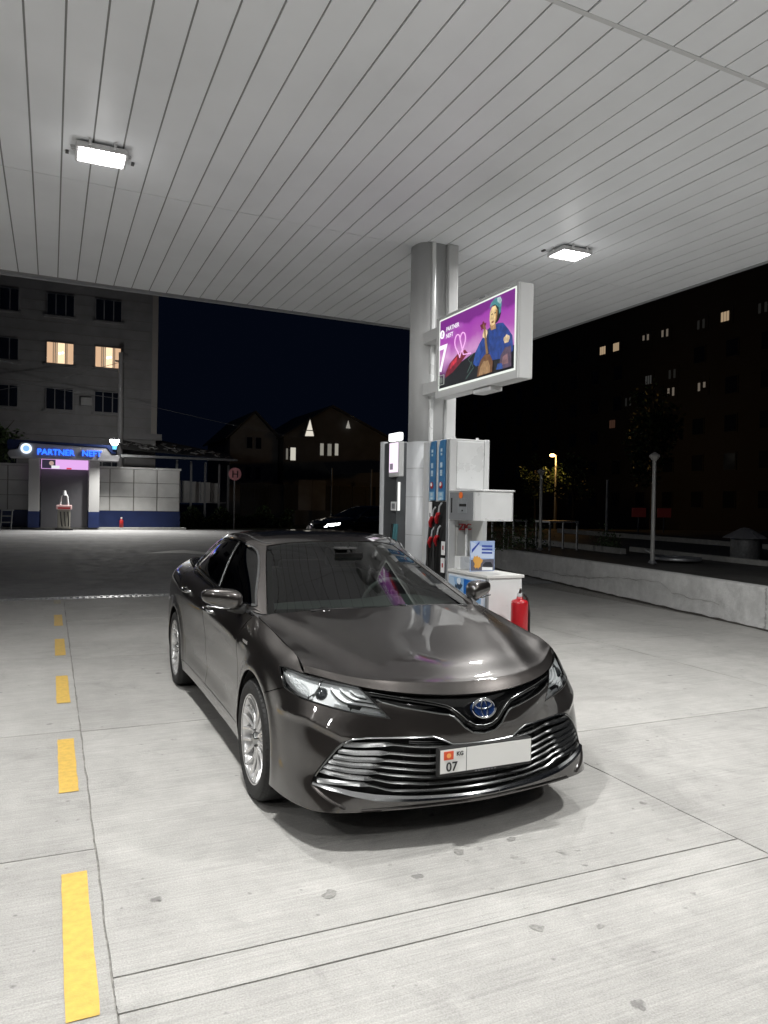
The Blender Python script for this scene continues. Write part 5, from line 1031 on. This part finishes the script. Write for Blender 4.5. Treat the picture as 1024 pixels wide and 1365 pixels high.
for zc in (16.6,13.58,10.62,7.80,4.3):
    for xc in (-13.6,-9.1,-4.62,-1.54,1.23):
        lit=(zc==10.62 and xc>-2)
        h=.68; w=.80
        wn_=MB().box(xc-w,xc+w,45.9,46.0,zc-h,zc+h).build('window',M_frm,ab)
        cur=[(-.74,-.30),(-.24,.26),(.32,.74)]
        for k,(a,c_) in enumerate(cur):
            MB().box(xc+a,xc+c_,45.87,45.9,zc-h+.06,zc+h-.06).build('pane',(WARM if k==1 else WARM2) if lit else M_pane,wn_)
            if lit:
                MB().box(xc+a+.02+.3*(k==0),xc+a+.10+.3*(k==0),45.862,45.87,zc-h+.06,zc+h-.06).build('curtain_edge',emis('curtain_edge',(.5,.34,.22),.5) if 'curtain_edge' not in bpy.data.materials else bpy.data.materials['curtain_edge'],wn_)
        if lit: MB().cyl((xc-.02,45.86,zc-.02),(xc-.02,45.85,zc-.02),.07,n=10).cyl((xc+.14,45.86,zc+.03),(xc+.14,45.85,zc+.03),.06,n=10).build('room_lamp',BULB,wn_)
        MB().box(xc-w-.12,xc+w+.12,45.82,46.0,zc-h-.12,zc-h-.003).build('sill',M_brk,wn_)
for xc in (.02,): MB().box(-.35,.3,45.7,46.0,7.5,8.0).build('air_conditioner',mat('ac_grey',(.32,.32,.32),.6),ab,.02)
pol=thing('utility_pole','tall concrete utility pole in front of the apartment block','pole',(1.98,45.3,0)); MB().cyl((1.98,45.3,-.05),(1.94,45.3,10.9),.20,.13,12).build('shaft',mat('pole_concrete',(.36,.36,.37),.8),pol); MB().box(1.6,2.3,45.25,45.35,10.3,10.4).build('crossarm',M_mid,pol)
for k,(a,b_) in enumerate((((1.94,45.3,10.3),(-14,43,6.2)),((1.94,45.3,8.0),(-14,42,11)),((1.94,45.3,8.0),(28,46,5.6)))):
    n=14; P_=[(a[0]+(b_[0]-a[0])*i/n,a[1]+(b_[1]-a[1])*i/n,a[2]+(b_[2]-a[2])*i/n-.7*math.sin(math.pi*i/n)) for i in range(n+1)]
    tag(MB().tube(P_,.018,4).build('overhead_wire',mat('wire',(.16,.16,.17),.6)),['overhead wire running left from the pole top across the block','second overhead wire rising left from the pole','overhead wire running right from the pole over the shed'][k],'wire','overhead wires')
# ---------------------------------------------------------------- trees
def tree(name,label,x,y,z0,h,rx,rz,cz,n,leaf,mleaf,seed,group=None,dens=1.0):
    t=thing(name,label,'tree',(x,y,z0),group); r=random.Random(seed)
    tr=MB(); tr.tube([(x,y,z0-.1),(x+.05*h*.1,y,z0+h*.3),(x-.02*h,y,z0+h*.62),(x,y,z0+h*.85)],[.035*h*.5,.028*h*.5,.018*h*.5,.006*h],8)
    for k in range(6):
        a=r.uniform(0,6.28); zz=z0+h*r.uniform(.35,.7); tr.tube([(x,y,zz),(x+rx*.4*math.cos(a),y+rx*.4*math.sin(a),zz+h*.1),(x+rx*.75*math.cos(a),y+rx*.75*math.sin(a),zz+h*.2)],[.012*h*.5,.008*h*.5,.004*h*.5],5)
    tr.build('trunk',mat('bark',(.05,.04,.03),.9) if 'bark' not in bpy.data.materials else bpy.data.materials['bark'],t)
    cl_=[(x+rx*r.gauss(0,.42),y+rx*r.gauss(0,.42),z0+cz+rz*r.gauss(0,.42),r.uniform(.3,.55)) for _ in range(16)]
    vs=[];fs=[]
    for i in range(n):
        c=r.choice(cl_); q=Vector((r.gauss(0,1),r.gauss(0,1),r.gauss(0,1))); q=q.normalized()*c[3]*rx*r.random()**.4; p=Vector(c[:3])+q
        u=Vector((r.gauss(0,1),r.gauss(0,1),r.gauss(0,.6))).normalized()*leaf*r.uniform(.6,1.2); w=u.cross(Vector((r.gauss(0,1),r.gauss(0,1),r.gauss(0,1)))).normalized()*leaf*.55
        o=len(vs); vs+=[p-u,p+w*.8,p+u,p-w*.8]; fs.append((o,o+1,o+2,o+3))
    c_=MB().add(vs,fs).build('crown',mleaf,t); return t
M_leaf=mat('leaf',(.05,.085,.03),.6,var=.4,vscale=2)
tree('leafy_tree','dark leafy tree before the apartment block, far left',-5.0,42.6,0,7.2,1.5,1.5,4.9,2600,.16,M_leaf,3)
# ---------------------------------------------------------------- shed right of the wall
sh=thing('open_shed','open shed with lattice roof and pale boards behind the tiled wall','shed',(6,45,0))
for xa in (5.3,6.2,7.1,8.0,8.6): MB().box(xa,xa+.12,44.6,44.72,-.05,4.3-.06*(xa-5)).build('post',M_gal,sh)
MB().add([(1.9,43.6,4.75),(8.9,43.6,4.35),(9.4,48,5.0),(1.9,48,6.2)],[(0,1,2,3)]).build('roof_sheet',mat('shed_roof',(.10,.10,.10),.7,var=.6,vscale=5),sh)
b=MB(); r=random.Random(4)
for k in range(60):
    xa=2+6.6*r.random(); ya=43.7+3.6*r.random(); z_=4.8-.057*(xa-1.9)+.27*(ya-43.6)*(1-(xa-2)/14)+.03; b.tube([(xa,ya,z_),(xa+.28*r.uniform(-1,1),ya+.25,z_+.09),(xa+.35*r.uniform(-1,1),ya+.5,z_+.13)],.022,4)
lt=b.build('roof_lattice',mat('lattice_white',(.42,.42,.42),.6),sh); lt['kind']='stuff'
MB().box(1.9,9.0,43.5,43.6,4.28,4.42).build('eave_beam',M_gal,sh)
for k,xa in enumerate(np.arange(5.15,8.2,.62)): MB().box(xa,xa+.58,45.2,45.25,1.6,3.0-.03*k).build('board',mat('pale_board',(.42,.42,.42),.6) if k==0 else bpy.data.materials['pale_board'],sh)
MB().box(5.1,8.6,45.1,45.16,1.55,1.62).build('rail',M_gal,sh)
# ---------------------------------------------------------------- houses in the middle distance
M_h1=mat('house_wall_brown',(.28,.275,.27),.9,var=.2,vscale=1); M_h2=mat('house_wall_grey',(.17,.17,.17),.9,var=.2,vscale=1); M_rf=mat('house_roof',(.10,.10,.10),.8)
def house(label,x0,x1,y0,y1,ze,zr,m,wins,lit=(),gx=None):
    t=thing('gabled_house',label,'house',((x0+x1)/2,y0,0),'houses in the background'); xm=(x0+x1)/2 if gx is None else gx
    MB().prism([(x0,-.1),(x1,-.1),(x1,ze),(xm,zr),(x0,ze)],'y',y0,y1).build('wall',m,t)
    for a,b_ in (((x0-.4,ze-.25),(xm,zr+.05)),((xm,zr+.05),(x1+.4,ze-.25))):
        MB().add([(a[0],y0-.4,a[1]),(b_[0],y0-.4,b_[1]),(b_[0],y1+.4,b_[1]),(a[0],y1+.4,a[1]),(a[0],y0-.4,a[1]+.15),(b_[0],y0-.4,b_[1]+.15),(b_[0],y1+.4,b_[1]+.15),(a[0],y1+.4,a[1]+.15)],[(0,3,2,1),(4,5,6,7),(0,1,5,4),(1,2,6,5),(2,3,7,6),(3,0,4,7)]).build('roof',M_rf,t)
    for k,w in enumerate(wins):
        wn2=MB().box(w[0],w[1],y0-.06,y0,w[2],w[3]).build('window',M_frm,t); MB().box(w[0]+.07,w[1]-.07,y0-.09,y0-.06,w[2]+.07,w[3]-.07).build('pane',emis('pale_room',(1,.95,.82),w[4]) if len(w)>4 else M_pane,wn2)
    return t
house('brown house with a steep gable left of the lit windows',12.1,16.4,60,70,7.3,9.45,M_h1,[(13.5,14.1,6.3,7.4),(14.3,14.9,6.3,7.4),(13.4,14.0,3.6,4.8),(14.3,14.9,3.6,4.8)])
h2=house('long dark house with a lit triangular attic window',16.6,27.5,59,70,7.5,10.3,M_h2,[(16.75,17.05,5.4,6.5,.12),(17.15,17.75,5.35,6.6,.5),(19.9,20.35,5.9,7.1,.22),(20.6,21.1,5.9,7.1,.16),(21.3,21.75,5.95,7.15,.28)],gx=21)
tw=MB().prism([(18.3,7.5),(19.35,7.55),(18.85,9.3)],'y',58.6,58.95).build('attic_window_frame',M_frm,h2); MB().prism([(18.42,7.58),(19.22,7.62),(18.85,9.05)],'y',58.55,58.6).build('attic_pane',emis('attic_light',(1,.93,.80),.65),tw); MB().box(18.2,19.4,58.5,58.55,8.05,8.12).build('attic_bar',M_frm,tw); MB().prism([(22.3,8.5),(22.7,8.5),(22.5,9.2)],'y',58.6,58.7).build('small_attic_pane',emis('attic_dim',(1,.95,.85),.25),h2)
gt_=thing('yard_fence','dark metal yard fence with a lighter gate behind the parked car','fence',(19,52,0)); 
for k,xa in enumerate(np.arange(11.2,34,1.15)): MB().box(xa,xa+1.12,52,52.06,-.05,3.1 if not 15.2<xa<17.6 else 3.5).build('fence_panel',(mat('fence_dark',(.045,.05,.055),.6,var=.3) if k==0 else bpy.data.materials['fence_dark']) if not 15.2<xa<17.6 else M_h1,gt_)
MB().box(15.1,18,50.6,51.9,-.05,1.1).build('low_block',mat('block',(.14,.14,.14),.9),gt_)
aw=thing('awning_frame','faint blue-grey awning over the yard behind the parked car','awning',(21,50,0)); MB().add([(17.6,49.5,3.9),(27,49.5,4.6),(27.5,52,5.6),(17.8,52,4.9)],[(0,1,2,3)]).build('canopy_sheet',mat('awning_sheet',(.06,.075,.09),.5),aw)
for xa in (17.7,21,24,27): MB().cyl((xa,49.6,-.05),(xa,49.6,4.4),.07,n=8).build('post',M_mid,aw)
hg=thing('hedge_bushes','dark hedge and weeds along the lawn behind the wall','hedge',(9,44.3,0)); r=random.Random(9); vs=[];fs=[]
for i in range(3500):
    xa=r.uniform(5.4,13); hh=.5+1.0*abs(math.sin(xa*1.3))*(.7+.3*math.sin(xa*4.1)); p=Vector((xa,43.9+r.uniform(0,1.2),hh*r.random())); u=Vector((r.gauss(0,1),r.gauss(0,1),r.gauss(0,1))).normalized()*.11; w=u.cross(Vector((r.gauss(0,1),1,r.gauss(0,1)))).normalized()*.06; o=len(vs); vs+=[p-u,p+w,p+u,p-w]; fs.append((o,o+1,o+2,o+3))
MB().add(vs,fs).build('foliage',M_leaf,hg)['kind']='stuff'
rs=thing('round_road_sign','round pale red sign on a post at the yard edge','sign',(8.6,42.5,0)); MB().cyl((8.6,42.5,-.05),(8.6,42.5,3.8),.05,n=8).build('post',M_mid,rs); dsc=MB().cyl((8.6,42.46,3.42),(8.6,42.42,3.42),.40,n=28).build('disc',mat('sign_pink',(.50,.22,.24),.5,emit=(.5,.2,.22),es=.05),rs); text_mesh('sign_letter','H',.62,mat('sign_dark',(.05,.03,.03),.6),dsc,(8.38,42.41,3.20),(1,0,0),(0,0,1),.01)
# ---------------------------------------------------------------- things on the raised deck
def lamp_post(x,y,h,label):
    t=thing('lamp_post',label,'lamp post',(x,y,dz(x,y)),'unlit lamp posts on the deck'); z0=dz(x,y)
    MB().cyl((x,y,z0-.02),(x,y,z0+h),.042,.036,12).build('pole',mat('post_grey',(.42,.42,.41),.5,.3),t); MB().lathe([(.03,h-.04),(.08,h+.02),(.105,h+.05),(.105,h+.08),(.07,h+.11),(.0005,h+.15)],(x,y,z0),'z',18).build('lamp_head',mat('lamp_head',(.45,.44,.42),.5),t); MB().cyl((x,y,z0),(x,y,z0+.05),.09,.06,n=12).build('foot',M_gal,t)
lamp_post(9.05,7.26,2.08,'near grey mushroom-headed lamp post on the raised deck'); lamp_post(9.73,11.94,1.98,'far mushroom-headed lamp post next to the metal frames')
b_=thing('roofed_bin','round metal bin with a conical roof at the right edge of the deck','bin',(12.1,7.65,.58))
MB().lathe([(.28,0),(.30,.02),(.29,.50),(.30,.52),(.28,.52)],(12.1,7.65,.56),'z',28).build('drum',M_gal,b_); MB().lathe([(.47,.50),(.44,.53),(.10,.72),(.0005,.74)],(12.1,7.65,.56),'z',10,False).build('roof_cone',mat('bin_roof',(.16,.16,.17),.6),b_)
for a in (0,2.1,4.2): MB().cyl((12.1+.27*math.cos(a),7.65+.27*math.sin(a),1.05),(12.1+.27*math.cos(a),7.65+.27*math.sin(a),1.14),.015,n=6).build('stay',M_mid,b_)
ty=thing('old_tyre','old tyre leaning behind the bin at the right picture edge','tyre',(12.95,7.75,.58)); MB().tube([(12.95+.25*math.cos(t),7.8,.88+.25*math.sin(t)) for t in np.linspace(0,2*math.pi,29)],.085,10).build('ring',M_rub,ty)
mh=thing('manhole_ring','low round metal manhole ring on the deck beside the lamp post','manhole',(10.4,7.95,.59)); MB().lathe([(.50,0),(.52,.06),(.42,.07),(.40,.03)],(10.4,7.95,.58),'z',36).build('ring',M_gal,mh); MB().lathe([(.0005,.035),(.41,.035)],(10.4,7.95,.58),'z',30).build('lid',M_mid,mh); MB().tube([(9.7,7.85,.62),(9.6,7.9,.75),(9.55,8.0,.80)],.012,5).build('rod',M_gal,mh)
for k,(xa,xb,ya,lb) in enumerate(((10.15,11.05,12.1,'right metal table frame without a top on the deck'),(9.25,9.95,12.9,'left metal table frame partly behind the lamp post'))):
    t=thing('table_frame',lb,'frame',(xa,ya,.55),'bare metal frames on the deck')
    for xx in (xa,xb):
        for yy in (ya,ya+.6): MB().box(xx-.02,xx+.02,yy-.02,yy+.02,.52,1.26).build('leg',M_gal,t)
    MB().box(xa-.03,xb+.03,ya-.03,ya+.63,1.262,1.31).build('top_rail',M_gal,t)
for k,(s0,s1,o,lb) in enumerate(((3.4,9.2,3.6,'pale kerb strip on the deck behind the near lamp post'),(8.0,14.5,2.6,'pale broken kerb strip near the metal frames'),(-3,24,9.0,'long faint kerb line at the back of the deck'))):
    a,b2=dk(s0,o),dk(s1,o+ (0 if k else -.0)); vs=[]
    p=[dk(s0,o),dk(s1,o),dk(s1,o+.16),dk(s0,o+.16)]
    MBk=MB().add([(q[0],q[1],.42) for q in p]+[(q[0],q[1],.66 if k else .64) for q in p],[(0,3,2,1),(4,5,6,7),(0,1,5,4),(1,2,6,5),(2,3,7,6),(3,0,4,7)]); tag(MBk.build('kerb_strip',M_kerb,None,.01),lb,'kerb','kerb strips on the deck')
for k,(xa,ya,s,lb) in enumerate(((10.2,12.9,.5,'low weedy shrub by the metal frames'),(11.7,11.6,.42,'small shrub between the frames and the thin pole'),(8.9,12.2,.75,'bushy weed on the deck right of the payment box'))):
    t=thing('low_shrub',lb,'shrub',(xa,ya,.55),'weeds on the deck'); r=random.Random(20+k); vs=[];fs=[]
    for i in range(420):
        p=Vector((xa+s*r.gauss(0,.38),ya+s*r.gauss(0,.38),.55+s*abs(r.gauss(0,.6)))); u=Vector((r.gauss(0,1),r.gauss(0,1),r.gauss(0,1))).normalized()*.045; w=u.cross(Vector((1,r.gauss(0,1),r.gauss(0,1)))).normalized()*.02; o=len(vs); vs+=[p-u,p+w,p+u,p-w]; fs.append((o,o+1,o+2,o+3))
    MB().add(vs,fs).build('foliage',M_leaf,t); MB().tube([(xa,ya,.5),(xa+.02,ya,.55+s*.6)],.012,5).build('stem',M_h1,t)
tp_=thing('thin_pole','thin bare pole standing between the two lamp posts','pole',(13.7,14,.5)); MB().cyl((13.7,14,.4),(13.7,14,2.55),.035,n=8).build('shaft',M_mid,tp_)
for k,(xa,lb) in enumerate(((25.3,'left small dim red notice board in the dark'),(27.0,'right small dim red notice board in the dark'))):
    t=thing('notice_board',lb,'sign',(xa,25,0),'red notice boards'); MB().box(xa-.45,xa+.45,25,25.05,1.25,1.72).build('board',mat('dim_red',(.35,.09,.08),.6,emit=(.4,.06,.05),es=.02),t); MB().cyl((xa,25.05,-.1),(xa,25.05,1.3),.04,n=6).build('post',M_mid,t)
# orange street lamp and its tree
ol_=thing('street_lamp','orange lit street lamp far behind the deck','street lamp',(31.2,40,0)); MB().cyl((31.5,40.1,-.1),(31.5,40.1,5.2),.09,.06,8).build('pole',M_mid,ol_); MB().tube([(31.5,40.1,5.1),(31.4,40,5.45),(31.1,40,5.5)],.05,6).build('arm',M_mid,ol_); MB().lathe([(.0005,-.12),(.14,-.10),(.20,.0),(.1,.08)],(31.1,40,5.45),'z',12).build('lamp_glass',emis('sodium',(1,.55,.14),22),ol_)
ld=bpy.data.lights.new('sodium_bulb','POINT'); ld.energy=250; ld.color=(1,.55,.16); ld.shadow_soft_size=.15; lo=bpy.data.objects.new('bulb',ld); COL.objects.link(lo); lo.location=(31.0,39.7,5.2); setp(lo,ol_)
tree('street_tree','small tree lit orange by the street lamp',32.4,41.2,0,5.6,1.35,1.5,3.7,1500,.12,M_leaf,12); tree('street_tree','slim tree left of the orange street lamp',30.2,40.8,0,5.2,.9,1.3,3.5,800,.12,M_leaf,13)
tree('dark_tree','tall dark tree behind the near lamp post',31,30,0,9.5,2.2,2.6,6.2,1800,.20,M_leaf,14,'dark trees beyond the deck'); tree('dark_tree','dark tree behind the roofed bin',38,23,0,10,2.6,2.8,6.4,1800,.22,M_leaf,15,'dark trees beyond the deck'); tree('dark_tree','low dark tree right of the thin pole',27.5,33,0,6,1.6,1.7,3.8,1200,.16,M_leaf,16,'dark trees beyond the deck')
# ---------------------------------------------------------------- long apartment block on the right
rb=thing('apartment_building','long nearly black apartment block with a few lit windows, right background','building',(47,48,0))
M_rb=mat('right_block',(.035,.035,.038),.9,var=.15,vscale=.6); MB().box(45,58,14,86,-.1,19.5).build('wall',M_rb,rb); MB().box(44.8,58,13.8,86.2,19.5,20).build('parapet',M_rb,rb)
def bw(px,py): return None
LIT={}
for y_,z_,k in ((37.3,16.5,'a'),(39.6,16.4,'d'),(43.4,16.4,'b'),(45.6,16.4,'b'),(49.3,16.4,'a'),(51.1,16.4,'a'),(45.2,12.8,'c'),(47.6,11.2,'d'),(42.5,12.9,'d'),(39.4,11.4,'b'),(42.6,11.4,'b'),(45.6,8.6,'d'),(49.6,9.4,'e'),(34.0,16.4,'d')): LIT[(y_,z_)]=k
LM={'a':emis('far_warm',(1,.72,.45),.30),'b':emis('far_pale',(.9,.75,.6),.11),'c':emis('far_grey',(.5,.5,.48),.05),'d':emis('far_dim',(.45,.45,.42),.02),'e':emis('far_red',(.6,.3,.2),.05)}
for z_ in (2.5,5.4,8.3,11.2,14.0,16.6):
    for y_ in np.arange(18,84,3.1):
        near=[(q,k) for q,k in LIT.items() if abs(q[0]-y_)<1.2 and abs(q[1]-z_)<1.3]
        if near: continue
        w_=MB().box(44.93,45,y_-.6,y_+.6,z_-.7,z_+.7).build('window',M_rb,rb); MB().box(44.9,44.93,y_-.52,y_+.52,z_-.62,z_+.62).build('pane',M_pane,w_)
for (y_,z_),k in LIT.items():
    r=random.Random(int(y_*10)); w_=MB().box(44.93,45,y_-.7,y_+.7,z_-.7,z_+.7).build('window',M_rb,rb)
    a=-.6
    for j in range(3):
        if k in 'bd' and j==1: continue
        h0=-.6+(.5*r.random() if k=='b' else 0); MB().box(44.9,44.93,y_-.36+.26*j,y_-.36+.26*j+(.20 if k!='c' else .15),z_+h0*.6,z_+.36).build('pane',LM[k],w_)
# ---------------------------------------------------------------- second car with its headlights on
def copy_tree(o,parent,mp):
    c=o.copy(); COL.objects.link(c); c.parent=parent
    if c.type=='MESH' and c.data.materials and c.data.materials[0] in mp:
        c.data=c.data.copy(); c.data.materials[0]=mp[c.data.materials[0]]
    for ch in list(o.children):
        if ch.type!='LIGHT': copy_tree(ch,c,mp)
    return c
M_dk=car_paint('black_paint',(.010,.010,.011))
c2=copy_tree(CAR,None,{M_paint:M_dk}); c2.location=(8.9,25.2,-.012); c2.rotation_euler=(0,0,R_(-72)); c2.scale=(1.12,1.12,1.12); tag(c2,'black car with its headlights on parked far behind, in front of the fence','car')
HB=emis('headlight_beam',(1,.98,.95),60)
for o in list(c2.children):
    if o.name.startswith('headlight'):
        o.data=o.data.copy(); o.data.materials[0]=HB
